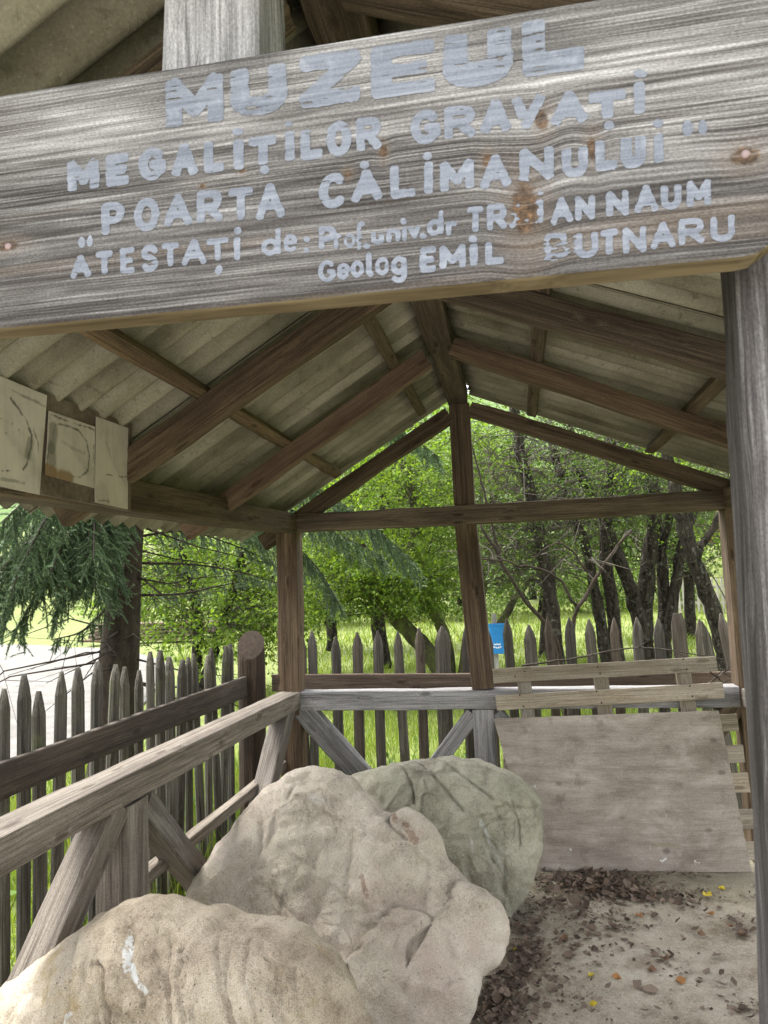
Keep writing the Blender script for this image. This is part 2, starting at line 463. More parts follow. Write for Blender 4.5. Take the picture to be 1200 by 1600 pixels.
def leafmat(name, cols, trans=.5, rough=.6, tint=(1.15, 1.2, .55)):
    m = NT(name)
    r = m.n('ShaderNodeNewGeometry').outputs['Random Per Island']
    st = [(i / (len(cols) - 1), c) for i, c in enumerate(cols)]
    col = m.ramp(r, st)
    pr = m.n('ShaderNodeBsdfPrincipled'); m.set(pr.inputs['Base Color'], col); pr.inputs['Roughness'].default_value = rough
    pr.inputs['Specular IOR Level'].default_value = .25
    tr = m.n('ShaderNodeBsdfTranslucent'); m.set(tr.inputs['Color'], m.mix(1, col, tint, 'MULTIPLY'))
    mx = m.n('ShaderNodeMixShader'); mx.inputs[0].default_value = trans
    m.t.links.new(pr.outputs[0], mx.inputs[1]); m.t.links.new(tr.outputs[0], mx.inputs[2])
    m.t.links.new(mx.outputs[0], m.out.inputs[0])
    return m.m

M_SHEET = mat_sheet()
L_BRIGHT = leafmat('fresh_green_leaf', [(.05, .095, .012), (.11, .18, .024), (.20, .28, .045), (.07, .125, .016)], .5)
L_MID = leafmat('mid_green_leaf', [(.028, .055, .012), (.06, .10, .022), (.11, .155, .04), (.04, .075, .016)], .4)
L_FAR = leafmat('far_green_leaf', [(.06, .11, .022), (.11, .17, .04), (.17, .24, .065), (.08, .135, .028)], .45)
L_NEEDLE = leafmat('spruce_needle', [(.07, .108, .06), (.10, .148, .08), (.15, .205, .11)], .25, .5, (.9, 1.1, .6))
L_GRASS = leafmat('grass_blade', [(.085, .14, .020), (.14, .20, .030), (.21, .26, .05), (.10, .165, .022), (.25, .25, .08)], .45, .6, (1.1, 1.15, .5))
L_WEED = leafmat('broad_weed_leaf', [(.06, .12, .02), (.11, .19, .035), (.08, .15, .025)], .5)
M_BARK = simple('grey_lichen_bark', [(.02, .017, .013), (.05, .043, .034), (.09, .082, .064), (.17, .165, .13)], 9, .95, .8, .02, mapscale=(1, 1, .35))
def mat_bark(name, a, b, lich, amt):
    m = NT(name); co = m.coord()
    r = m.noise(m.mapping(co, (1, 1, .3)), 22, 4, .7, .8); n2 = m.noise(co, 6, 4, .6)
    col = m.ramp(r, [(.38, a), (.62, b)])
    l = m.math('MULTIPLY', m.step(m.noise(co, 16, 5, .75), .54, .62), m.step(n2, .38, .55))
    col = m.mix(m.math('MULTIPLY', l, amt), col, lich)
    return m.finish(col, .95, m.math('ADD', r, m.math('MULTIPLY', l, .2)), 1.0, .03, .1)
M_BARK = mat_bark('lichened_plum_bark', (.010, .008, .006), (.046, .039, .030), (.17, .175, .135), .55)
M_MOSSBARK = simple('mossy_dark_bark', [(.02, .017, .012), (.05, .042, .028), (.075, .09, .025), (.12, .14, .04)], 6, .95, .8, .02, mapscale=(1, 1, .4))
M_SPRUCEBARK = simple('dark_spruce_bark', [(.012, .009, .007), (.035, .026, .019), (.075, .057, .042)], 16, .95, .9, .02, mapscale=(1, 1, .4))
M_TWIG = simple('bare_twig', [(.02, .016, .012), (.055, .046, .035), (.11, .10, .08)], 14, .9, .3)
M_GROUND = simple('meadow_soil', [(.06, .08, .022), (.11, .135, .035), (.17, .195, .06)], 1.6, .95, .4, .03)
M_ROAD = simple('pale_gravel_road', [(.085, .08, .072), (.125, .118, .108), (.165, .158, .147)], 3, .95, .3)
M_HILL = simple('wooded_hillside', [(.03, .06, .012), (.065, .11, .026), (.11, .165, .045)], .5, .95, .6, .4)
M_BANK = simple('bare_earth_bank', [(.05, .045, .03), (.10, .088, .06), (.16, .145, .105)], 5, .95, .6, .05)
M_WHITE = simple('white_render', [(.66, .66, .64), (.76, .76, .74)], 3, .9, .1)
M_TILE = simple('dull_red_roofing', [(.20, .09, .06), (.30, .14, .09)], 5, .85, .3)
M_NAIL = simple('pale_nail_head', [(.22, .16, .16), (.32, .245, .24)], 40, .5, .1)
M_DARKGLASS = simple('dark_window_glass', [(.03, .035, .04), (.05, .055, .06)], 4, .15, .05, spec=.5)

# ------------------------------------------------------------------ setting: ground, road, slab
def hterr(x, y):
    h = -0.13 + .05 * mnoise.noise((x * .35, y * .35, 0)) + .02 * mnoise.noise((x * 1.3, y * 1.3, 3))
    if y > 4.5: h += min(.35, (y - 4.5) * .012)
    # a low rise behind the meadow, then the hillside
    if y > 19:
        h += max(0, (y - 19)) * .03 * (1 / (1 + math.exp(-(x + 6) * .4)))
    if y > 34: h += (y - 34) * .32
    return h

def build_ground():
    xs = np.concatenate([np.linspace(-160, -20, 15)[:-1], np.linspace(-20, -3, 30)[:-1], np.linspace(-3, 4, 40)[:-1], np.linspace(4, 20, 30)[:-1], np.linspace(20, 160, 15)])
    ys = np.concatenate([np.linspace(-60, -3, 12)[:-1], np.linspace(-3, 12, 80)[:-1], np.linspace(12, 34, 40)[:-1], np.linspace(34, 60, 12)])
    V = []
    for y in ys:
        for x in xs:
            z = hterr(x, y)
            if -1.6 < x < 1.5 and 0.2 < y < 4.45: z = -.16
            V.append((x, y, z))
    n = len(xs); F = [(j * n + i, j * n + i + 1, (j + 1) * n + i + 1, (j + 1) * n + i) for j in range(len(ys) - 1) for i in range(n - 1)]
    o = link('ground', mesh('ground', V, F, True), M_GROUND); tag(o, kind='structure')
build_ground()

def build_hill():
    xs = np.linspace(-160, 160, 60); ys = np.linspace(59.5, 190, 24)
    V = []
    for y in ys:
        for x in xs:
            z = -.05 + 26 * .32 + (y - 60) * .34 + 3 * mnoise.noise((x * .04, y * .04, 2)) * min(1, (y - 59.5) / 10) - (.4 if y < 60 else 0)
            V.append((x, y, z))
    n = len(xs); F = [(j * n + i, j * n + i + 1, (j + 1) * n + i + 1, (j + 1) * n + i) for j in range(len(ys) - 1) for i in range(n - 1)]
    o = link('hillside', mesh('hillside', V, F, True), M_HILL); tag(o, kind='structure')
build_hill()

def build_road():
    c = crom([(-5.2, -8), (-6.2, 4), (-7.9, 10), (-10.3, 14.5), (-16, 18.2), (-27, 20)], 60)
    V, F = [], []
    for i, (x, y) in enumerate(c):
        t = c[min(i + 1, 59)] - c[max(i - 1, 0)]; t /= np.linalg.norm(t); nx, ny = t[1], -t[0]
        for k in range(7):
            s = (k / 6 - .5) * 4.6
            px_, py_ = x + nx * s, y + ny * s
            V.append((px_, py_, hterr(px_, py_) + .035 - abs(s) * .005))
    for i in range(59):
        for k in range(6): F.append((i * 7 + k, i * 7 + k + 1, (i + 1) * 7 + k + 1, (i + 1) * 7 + k))
    tag(link('road', mesh('road', V, F, True), M_ROAD), kind='structure')
build_road()

def bounce_ground():  # unseen pale ground, added to bounce neutral light onto roof and sign
    xs = np.linspace(-4.4, 5.0, 60); ys = np.linspace(-9, .22, 60); V = []
    for y in ys:
        for x in xs: V.append((x, y, hterr(x, y) + .03))
    F = [(j * 60 + i, j * 60 + i + 1, (j + 1) * 60 + i + 1, (j + 1) * 60 + i) for j in range(59) for i in range(59)]
    tag(link('added_bounce_ground', mesh('added_bounce_ground', V, F, True), simple('pale_bounce_gravel', [(.30, .28, .25), (.42, .39, .35), (.52, .49, .44)], 4, .95, .4)), kind='structure')
bounce_ground()

def mat_floor():
    m = NT('worn_earth_concrete')
    co = m.coord()
    n1 = m.noise(co, 1.9, 6, .6, .5); n2 = m.noise(co, 14, 6, .68); n3 = m.noise(co, 110, 3, .7)
    g = m.math('ADD', m.math('ADD', m.math('MULTIPLY', n1, .4), m.math('MULTIPLY', n2, .35)), m.math('MULTIPLY', n3, .25))
    col = m.ramp(g, [(.38, (.155, .13, .092)), (.48, (.29, .256, .20)), (.60, (.39, .355, .29))])
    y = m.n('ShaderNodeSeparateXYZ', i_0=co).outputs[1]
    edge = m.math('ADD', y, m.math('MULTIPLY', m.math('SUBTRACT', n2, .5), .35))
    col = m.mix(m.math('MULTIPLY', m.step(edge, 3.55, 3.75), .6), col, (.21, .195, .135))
    dirt = m.step(m.noise(m.vmath('ADD', co, (4, 2, 0)), 3.3, 6, .7), .53, .66)
    col = m.mix(m.math('MULTIPLY', dirt, .55), col, (.155, .115, .082))
    spk = m.noise(co, 330, 2, .65)
    col = m.mix(1, col, m.ramp(spk, [(.32, .68), (.68, 1.25)]), 'MULTIPLY')
    peb = m.step(m.vor(co, 55), .22, .12)
    col = m.mix(m.math('MULTIPLY', peb, .4), col, (.46, .43, .37))
    crk = m.step(m.math('ABSOLUTE', m.math('SUBTRACT', m.noise(co, 1.6, 5, .6), .5)), .006, .002)
    col = m.mix(m.math('MULTIPLY', crk, .0), col, (.1, .08, .06))
    return m.finish(col, .95, m.math('ADD', m.math('MULTIPLY', n2, .6), m.math('MULTIPLY', n3, .5)), .7, .012, .1)

def build_floor():
    xs = np.linspace(-1.62, 1.5, 130); ys = np.linspace(.25, 4.42, 170)
    V = []
    for y in ys:
        for x in xs:
            z = .010 * mnoise.noise((x * 2.2, y * 2.2, 1)) + .004 * mnoise.noise((x * 9, y * 9, 5))
            z += -.012 * max(0, 1 - abs(y - 3.72 - .04 * mnoise.noise((x * 3, 0, 0))) / .05)
            V.append((x, y, z))
    n, k = len(xs), len(ys)
    F = [(j * n + i, j * n + i + 1, (j + 1) * n + i + 1, (j + 1) * n + i) for j in range(k - 1) for i in range(n - 1)]
    rim = [i for i in range(n)] + [(j + 1) * n - 1 for j in range(1, k)] + [(k - 1) * n + i for i in range(n - 2, -1, -1)] + [j * n for j in range(k - 2, 0, -1)]
    b = len(V)
    for i in rim: V.append((V[i][0], V[i][1], -.2))
    m = len(rim)
    for i in range(m): F.append((rim[i], b + i, b + (i + 1) % m, rim[(i + 1) % m]))
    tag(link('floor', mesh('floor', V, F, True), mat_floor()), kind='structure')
build_floor()

# ------------------------------------------------------------------ the open shelter
SH = empty('open_shelter', (0, 2.5, 0), 'open timber shelter with a corrugated gable roof standing over the boulders', 'shelter')
def roofL(x): return 2.52 - .6 * (-.353 - x)          # top of the rafters, left slope
def roofR(x): return 2.543 - .40 * (x + .217)
UPL = Vector((-.6, 0, 1)).normalized(); UPR = Vector((.40, 0, 1)).normalized()
sid = [0]
def B(name, p0, p1, w, h, mat=W_BEAM, up=(0, 0, 1), parent=None, **k):
    sid[0] += 1
    return beam(name, p0, p1, w, h, mat, parent or SH, up, seed=sid[0], **k)

# back wall
B('corner_post', (-1.355, 4.215, -.02), (-1.355, 4.215, 1.825), .128, .13, W_BACK, up=(0, 1, 0))
B('corner_post', (1.178, 4.215, -.02), (1.178, 4.215, 1.83), .13, .13, W_BACK, up=(0, 1, 0))
B('tie_beam', (-1.285, 4.203, 1.879), (1.25, 4.203, 1.888), .105, .108, W_BACK, rough=.006, bow=-.006)
B('ridge_post', (-.283, 4.222, 1.936), (-.286, 4.222, 2.53), .118, .10, W_BACK, up=(0, 1, 0))
B('ridge_post', (-.283, 4.222, 1.83), (-.226, 4.205, .892), .125, .11, W_BACK, up=(0, 1, 0))
B('back_rail', (-1.288, 4.205, .83), (1.113, 4.205, .838), .11, .108, W_SILVER)
B('railing_post', (-.232, 4.207, .776), (-.218, 4.207, -.01), .122, .105, W_SILVER, up=(0, 1, 0))
B('brace', (-1.30, 4.195, .80), (-.80, 4.17, .26), .085, .12, W_SILVER, up=(1, 0, 1))
B('brace', (-.285, 4.20, .75), (-.62, 4.19, .34), .07, .085, W_SILVER, up=(-1, 0, 1))
B('brace', (-.165, 4.20, .75), (.18, 4.19, .34), .07, .085, W_SILVER, up=(1, 0, 1))
B('brace', (1.105, 4.20, .80), (.78, 4.19, .42), .08, .10, W_BACK, up=(-1, 0, 1))
# left side
B('wall_plate', (-1.355, .45, 1.775), (-1.355, 4.28, 1.88), .13, .115, W_BEAM)
B('side_rail', (-1.35, .55, .845), (-1.35, 4.148, .838), .125, .098, W_GREY, rough=.003, bow=.008)
B('corner_post', (-1.355, .62, -.02), (-1.355, .62, 1.73), .13, .13, W_GREY, up=(0, 1, 0))
B('railing_post', (-1.35, 2.32, .795), (-1.35, 2.32, -.02), .12, .13, W_GREY, up=(0, 1, 0))
B('brace', (-1.35, 2.235, .80), (-1.35, 1.52, .12), .10, .09, W_GREY, up=(0, -1, 1))
B('brace', (-1.35, 2.40, .77), (-1.35, 3.03, .20), .10, .09, W_GREY, up=(0, 1, 1))
B('brace', (-1.35, 4.09, .85), (-1.35, 3.24, -.01), .10, .10, W_GREY, up=(0, -1, 1))
B('low_rail', (-1.40, 2.39, .455), (-1.40, 4.14, .47), .05, .05, W_GREY)
# right side
B('wall_plate', (1.18, .45, 1.84), (1.18, 4.28, 1.89), .125, .115, W_BEAM)
B('corner_post', (1.18, .62, -.02), (1.18, .62, 1.785), .13, .13, W_GREY, up=(0, 1, 0))
B('side_rail', (1.18, .69, .84), (1.18, 4.148, .836), .12, .098, W_GREY)
# ridge and roof timbers
B('ridge_beam', (-.272, .6, 2.578), (-.292, 4.22, 2.585), .112, .10, W_BEAM, rough=.007)
for (y0, y1, w, d, mt) in ((1.08, 1.08, .06, .09, W_BEAM), (2.215, 2.245, .062, .098, W_BEAM), (3.16, 3.10, .062, .088, W_REAR), (4.20, 4.20, .07, .09, W_BEAM)):
    xe = -1.52
    B('rafter', (xe, y0, roofL(xe) - d * .58), (-.345, y1, roofL(-.345) - d * .58), w, d, mt, up=UPL, rough=.006)
for (y0, y1, w, d, mt) in ((1.08, 1.08, .06, .09, W_BEAM), (2.36, 2.33, .065, .095, W_BEAM), (3.27, 3.04, .065, .085, W_BACK), (4.20, 4.20, .07, .088, W_BEAM)):
    xe = 1.42
    B('rafter', (xe, y0, roofR(xe) - d * .55), (-.225, y1, roofR(-.225) - d * .55), w, d, mt, up=UPR, rough=.006)
def batten(x, y0, y1, left, w=.052, hh=.042):
    f, up = (roofL, UPL) if left else (roofR, UPR)
    B('batten', (x, y0, f(x) + hh * .55), (x, y1, f(x) + hh * .55), w, hh, W_BEAM, up=up, rough=.004)
batten(-.49, .62, 4.0, True); batten(-1.01, .62, 4.08, True); batten(-1.47, .62, 4.3, True)
batten(.13, .62, 4.1, False); batten(.755, .62, 4.12, False); batten(1.35, .62, 4.3, False)
# front posts that carry the sign
B('door_post', (.303, .955, -.02), (.357, .955, 2.27), .13, .10, W_POST, up=(0, 1, 0), bev=.012, rough=.007)
B('gable_post', (-.392, .962, 1.95), (-.392, .962, 2.50), .145, .135, W_GABLE, up=(0, 1, 0), bev=.012, rough=.005)
B('front_tie', (-1.29, 1.0, 1.97), (1.24, 1.0, 1.955), .05, .09, W_BEAM)

# corrugated sheets
def sheet(y0, y1, left, lift, seed):
    f = roofL if left else roofR
    xa, xb = (-.31, -1.66) if left else (-.255, 1.55)
    WL, A = .112, .028
    ny = int((y1 - y0) / WL * 12); nx = 26
    sl = .6 if left else -.40
    nz = 1 / math.sqrt(1 + sl * sl); nxv = -sl * nz
    V, F = [], []
    for j in range(ny + 1):
        y = y0 + (y1 - y0) * j / ny
        for i in range(nx + 1):
            x = xa + (xb - xa) * i / nx
            if i == nx: x += .006 * mnoise.noise((y * 5, seed, 0))
            h = .048 / nz * nz + A + A * math.cos(2 * math.pi * (y + .02 + .004 * mnoise.noise((x * 1.5, seed, 0))) / WL) + lift + .004 * mnoise.noise((x * 2, y * 2, seed))
            V.append((x + nxv * h, y, f(x) + nz * h))
    th = .007
    m = len(V)
    V += [(v[0] + nxv * th, v[1], v[2] + nz * th) for v in V[:]]
    w = nx + 1
    for j in range(ny):
        for i in range(nx):
            a, b, c, d = j * w + i, j * w + i + 1, (j + 1) * w + i + 1, (j + 1) * w + i
            F.append((a, b, c, d)); F.append((m + d, m + c, m + b, m + a))
    for j in range(ny):
        for i in (0, nx): F.append((j * w + i, (j + 1) * w + i, m + (j + 1) * w + i, m + j * w + i))
    for i in range(nx):
        for j in (0, ny): F.append((j * w + i, j * w + i + 1, m + j * w + i + 1, m + j * w + i))
    V = [(v[0], v[1] - 2.5, v[2]) for v in V]
    link('roof_sheet', mesh('roof_sheet', V, F, True), M_SHEET, SH)
for left in (True, False):
    ys = [.60, 1.384, 2.28, 3.176, 3.96 + .112 * 3]
    for k in range(4):
        sheet(ys[k], ys[k + 1] + (.112 if k < 3 else 0), left, .010 * (k % 2), k + 10 * left)
# ridge capping
def ridge_cap():
    V, F = [], []
    pr = [(-.52, .135), (-.40, .15), (-.30, .165), (-.27, .17), (-.24, .165), (-.12, .155), (.0, .14)]
    ys = np.linspace(.58, 4.32, 20)
    for y in ys:
        for (x, dz) in pr:
            base = roofL(x) if x < -.285 else (roofR(x) if x > -.255 else 2.555)
            V.append((x, y - 2.5, base + dz - .03 + .004 * mnoise.noise((y * 3, x * 9, 0))))
    n = len(pr)
    for j in range(len(ys) - 1):
        for i in range(n - 1): F.append((j * n + i, j * n + i + 1, (j + 1) * n + i + 1, (j + 1) * n + i))
    link('ridge_cap', mesh('ridge_cap', V, F, True), M_SHEET, SH)
ridge_cap()

# ------------------------------------------------------------------ the sign
SGX, SGY, SGZ = -.47, .85, 2.019
SG = empty('name_sign', (SGX, SGY, SGZ), 'long weathered plank sign with blue grey hand painted lettering across the shelter front', 'sign')
def sign_local(px, py, y=SGY):
    p = at(px, py, y)
    lx, lz = p[..., 0] - SGX, p[..., 2] - SGZ
    return lx, lz + .0132 * lx
SIGN_KNOTS = []
for (kx, ky, rx, ry) in ((822, 325, 20, 42), (846, 188, 11, 16), (763, 250, 8, 11), (927, 232, 8, 18), (543, 271, 6, 7), (599, 237, 6, 11), (190, 283, 5, 5), (378, 266, 5, 5), (316, 291, 5, 4), (12, 384, 24, 9), (1165, 245, 22, 14)):
    a, b = sign_local(np.array(float(kx)), np.array(float(ky)))
    SIGN_KNOTS.append((float(a), float(b), rx * .00076, ry * .00078))
M_SIGN = mat_sign(); M_PAINT = mat_paint()

def sign_plank():
    out = [(-.84, -.1725)]
    for x in np.linspace(-.78, .70, 40): out.append((x, -.1725))
    out += [(.742, -.1722), (.758, -.170), (.785, -.152), (.815, -.122), (.822, -.11)]
    for z in np.linspace(-.08, .15, 8): out.append((.823, z))
    out += [(.82, .168), (.81, .1725)]
    for x in np.linspace(.78, -.78, 40): out.append((x, .1725 + .002 * mnoise.noise((x * 4, 1, 2))))
    out += [(-.84, .1725)]
    for z in np.linspace(.14, -.14, 8): out.append((-.84, z))
    n = len(out); V, F = [], []
    c = np.array(out)
    t = np.roll(c, -1, 0) - np.roll(c, 1, 0); t /= np.linalg.norm(t, axis=1)[:, None]
    nin = np.stack([-t[:, 1], t[:, 0]], 1)
    for (ins, y) in ((.006, 0.0), (.0018, .0016), (0, .006), (0, .036), (.002, .041), (.006, .043)):
        for i in range(n):
            q = c[i] + nin[i] * ins
            V.append((q[0], y + .0015 * mnoise.noise((q[0] * 7, q[1] * 30, y * 60)) * (0 if y == 0 else 1), q[1]))
    for k in range(5):
        for i in range(n): F.append((k * n + i, k * n + (i + 1) % n, (k + 1) * n + (i + 1) % n, (k + 1) * n + i))
    F.append(tuple(range(n))); F.append(tuple(reversed(range(5 * n, 6 * n))))
    me = mesh('plank', V, F)
    import bmesh
    bm = bmesh.new(); bm.from_mesh(me); bmesh.ops.recalc_face_normals(bm, faces=bm.faces); bm.to_mesh(me); bm.free()
    o = link('plank', me, M_SIGN, SG); o.rotation_euler = (0, .0132, 0)
sign_plank()
for (nx_, ny_) in ((13, 385), (1165, 241)):
    a = at(np.array(float(nx_)), np.array(float(ny_)), SGY)
    V, F = [], []
    tube(V, F, [(0, .004, 0), (0, -.001, 0), (0, -.0026, 0)], [.0052, .0050, .003], 12)
    link('nail', mesh('nail', V, F, True), M_NAIL, SG, (a[0] - SGX, 0, a[2] - SGZ))

def arc(cx, cy, rx, ry, a0, a1, n=10):
    return [(cx + rx * math.cos(rad(a0 + (a1 - a0) * i / n)), cy + ry * math.sin(rad(a0 + (a1 - a0) * i / n))) for i in range(n + 1)]
GL = {
 'M': [[(0, 0), (0, 1)], [(0, 1), (.5, .28)], [(.5, .28), (1, 1)], [(1, 1), (1, 0)]],
 'U': [[(0, 1), (0, .3)] + arc(.5, .32, .5, .32, 180, 360) + [(1, 1)]],
 'Z': [[(0, 1), (1, 1), (0, 0), (1, 0)]],
 'E': [[(1, 1), (0, 1), (0, 0), (1, 0)], [(0, .5), (.85, .5)]],
 'L': [[(0, 1), (0, 0), (1, 0)]],
 'G': [arc(.5, .5, .5, .5, 45, 330, 16), [(1, .22), (1, .46), (.6, .46)]],
 'A': [[(0, 0), (.5, 1), (1, 0)], [(.2, .33), (.8, .33)]],
 'T': [[(0, 1), (1, 1)], [(.5, 1), (.5, 0)]],
 'I': [[(.5, 0), (.5, 1)]],
 'O': [arc(.5, .5, .5, .5, 0, 360, 20)],
 'R': [[(0, 0), (0, 1), (.6, 1)] + arc(.6, .74, .36, .26, 90, -90, 8) + [(0, .48)], [(.45, .48), (1, 0)]],
 'P': [[(0, 0), (0, 1), (.6, 1)] + arc(.6, .72, .38, .28, 90, -90, 8) + [(0, .44)]],
 'B': [[(0, 0), (0, 1), (.6, 1)] + arc(.6, .76, .32, .24, 90, -90, 6) + [(0, .52)], [(.6, .52)] + arc(.6, .26, .4, .26, 90, -90, 6) + [(0, 0)]],
 'V': [[(0, 1), (.42, 0), (1, 1)]],
 'N': [[(0, 0), (0, 1), (1, 0), (1, 1)]],
 'C': [arc(.55, .5, .55, .5, 50, 310, 16)],
 'S': [arc(.5, .75, .5, .25, 25, 200, 8) + arc(.5, .25, .5, .25, 60, -160, 9)],
 'd': [arc(.42, .28, .42, .28, 0, 360, 12), [(.92, 1), (.92, 0)]],
 'e': [[(.02, .5), (.98, .55)] + arc(.5, .5, .5, .5, 20, 310, 12)],
 'r': [[(.1, 1), (.1, 0)], [(.1, .6)] + arc(.6, .6, .45, .35, 140, 50, 5)],
 'o': [arc(.5, .5, .5, .5, 0, 360, 14)],
 'f': [[(.3, -.1), (.3, .8)] + arc(.6, .8, .3, .2, 180, 60, 5), [(0, .25), (1, .25)]],
 'u': [[(0, 1), (0, .3)] + arc(.5, .3, .5, .3, 180, 360, 8) + [(1, 1), (1, 0)]],
 'n': [[(0, 0), (0, 1)], [(0, .65)] + arc(.5, .65, .5, .35, 180, 0, 8) + [(1, 0)]],
 'v': [[(0, 1), (.5, 0), (1, 1)]],
 'l': [[(.3, 1), (.3, .15), (.8, 0)]],
 'g': [arc(.5, .68, .5, .32, 0, 360, 12), [(1, .95), (1, .2)] + arc(.5, .18, .5, .18, 0, -150, 6)],
}
LET = [  # char, left, baseline, width, height (pixels of the photograph), half stroke, corner
 ('M', 259, 204, 90, 80, 12.5, 5), ('U', 360, 187, 88, 80, 14.5, 7), ('Z', 466, 172, 99, 82, 12.5, 8), ('E', 579, 157, 102, 82, 10.5, 5), ('I', 579, 157, 33, 82, 16.5, 5), ('U', 693, 143, 106, 90, 19, 7), ('L', 815, 123, 101, 92, 18, 5),
 ('M', 106, 302, 50, 50, 7.5, 4), ('E', 166, 293, 38, 50, 7.5, 4), ('G', 217, 285, 43, 52, 7.5, 6), ('A', 268, 279, 42, 53, 7.5, 4), ('L', 319, 272, 33, 51, 7.5, 4), ('I', 365, 268, 17, 51, 8, 5), ('T', 388, 262, 47, 46, 7.5, 4), ('I', 446, 254, 15, 50, 7.5, 4), ('L', 470, 252, 36, 50, 7.5, 4), ('O', 510, 248, 40, 56, 7, 7), ('R', 557, 239, 40, 53, 6.6, 4),
 ('G', 642, 229, 47, 54, 7, 6), ('R', 694, 221, 50, 52, 7, 4), ('A', 750, 212, 49, 54, 8, 4), ('V', 800, 205, 52, 53, 8, 4), ('A', 860, 200, 59, 54, 8.5, 4), ('T', 918, 192, 62, 46, 9, 4), ('I', 990, 182, 18, 54, 8.5, 4),
 ('P', 160, 370, 37, 52, 6.3, 5), ('O', 211, 364, 40, 53, 6.3, 6), ('A', 257, 357, 45, 52, 6.3, 5), ('R', 309, 351, 41, 52, 6.3, 5), ('T', 357, 348, 42, 52, 6.3, 5), ('A', 401, 346, 46, 58, 6.3, 5),
 ('C', 500, 329, 42, 56, 7, 6), ('A', 550, 319, 49, 52, 7, 5), ('L', 611, 312, 41, 53, 7, 5), ('I', 663, 306, 16, 54, 7, 5), ('M', 689, 303, 53, 50, 7, 5), ('A', 751, 298, 49, 54, 7, 5), ('N', 813, 287, 54, 54, 7.5, 4), ('U', 879, 280, 41, 48, 7.5, 4), ('L', 931, 269, 36, 50, 7.5, 4), ('U', 971, 266, 40, 52, 9, 5), ('I', 1023, 258, 15, 50, 7.5, 5),
 ('A', 112, 437, 33, 38, 4.8, 4), ('T', 151, 431, 29, 37, 4.8, 4), ('E', 190, 429, 24, 41, 4.8, 4), ('S', 223, 427, 27, 43, 4.8, 4), ('T', 254, 420, 29, 39, 4.8, 4), ('A', 286, 417, 39, 42, 4.8, 4), ('T', 324, 410, 37, 36, 4.8, 4), ('I', 367, 409, 12, 39, 5.2, 4),
 ('d', 410, 401, 33, 42, 4.2, 4), ('e', 445, 396, 22, 29, 3.4, 3),
 ('P', 500, 392, 28, 38, 4.8, 4), ('r', 523, 391, 14, 26, 3.4, 3), ('o', 539, 389, 19, 23, 3.0, 3), ('f', 556, 389, 20, 42, 3.6, 3), ('u', 582, 383, 20, 20, 3.8, 3), ('n', 606, 380, 22, 22, 3.8, 3), ('I', 630, 378, 8, 24, 3.8, 3), ('v', 640, 375, 19, 21, 3.6, 3), ('d', 669, 370, 28, 40, 4, 3), ('r', 698, 370, 20, 25, 4, 3),
 ('T', 731, 366, 28, 42, 5, 4), ('R', 763, 362, 32, 42, 5, 4), ('A', 797, 358, 36, 42, 5, 4), ('I', 841, 351, 11, 40, 5, 4), ('A', 862, 352, 36, 42, 5, 4), ('N', 901, 347, 31, 40, 5, 4), ('N', 949, 341, 36, 42, 5.5, 4), ('A', 993, 335, 38, 44, 5.5, 4), ('U', 1035, 330, 32, 40, 5.5, 4), ('M', 1075, 325, 38, 42, 5.5, 4),
 ('G', 500, 443, 28, 36, 4.0, 4), ('e', 529, 438, 21, 26, 3.2, 3), ('o', 551, 435, 21, 27, 3.8, 3), ('l', 573, 434, 15, 40, 4.6, 4), ('o', 589, 432, 22, 29, 3.8, 3), ('g', 614, 443, 25, 42, 4.2, 4),
 ('E', 659, 427, 26, 40, 5, 4), ('M', 690, 423, 41, 39, 5.5, 4), ('I', 735, 418, 16, 38, 6.5, 4), ('L', 761, 415, 30, 37, 5.5, 4),
 ('B', 854, 408, 38, 42, 5, 4), ('U', 902, 406, 36, 42, 5.5, 4), ('T', 940, 401, 30, 41, 5.5, 4), ('N', 976, 398, 37, 42, 5.2, 4), ('A', 1019, 391, 40, 43, 5.2, 4), ('R', 1063, 385, 41, 42, 5.2, 4), ('U', 1113, 380, 38, 42, 5.2, 4),
]
DOTS = [(371, 207, 8, 6), (414, 266, 7, 7), (450, 194, 6, 5), (952, 197, 8, 7), (999, 116, 10, 6), (129, 378, 5.5, 9), (142, 377, 5, 9), (570, 258, 8, 6), (668, 245, 7, 7), (1028, 194, 8, 7), (1075, 202, 8, 13), (1098, 200, 7, 12),
        (344, 422, 6, 8), (373, 361, 6, 6), (481, 374, 4.5, 4.5), (481, 391, 4.5, 4.5), (632, 346, 5, 5), (663, 369, 5.5, 5), (575, 385, 6, 4), (846, 302, 5, 4), (741, 374, 7, 5.5)]

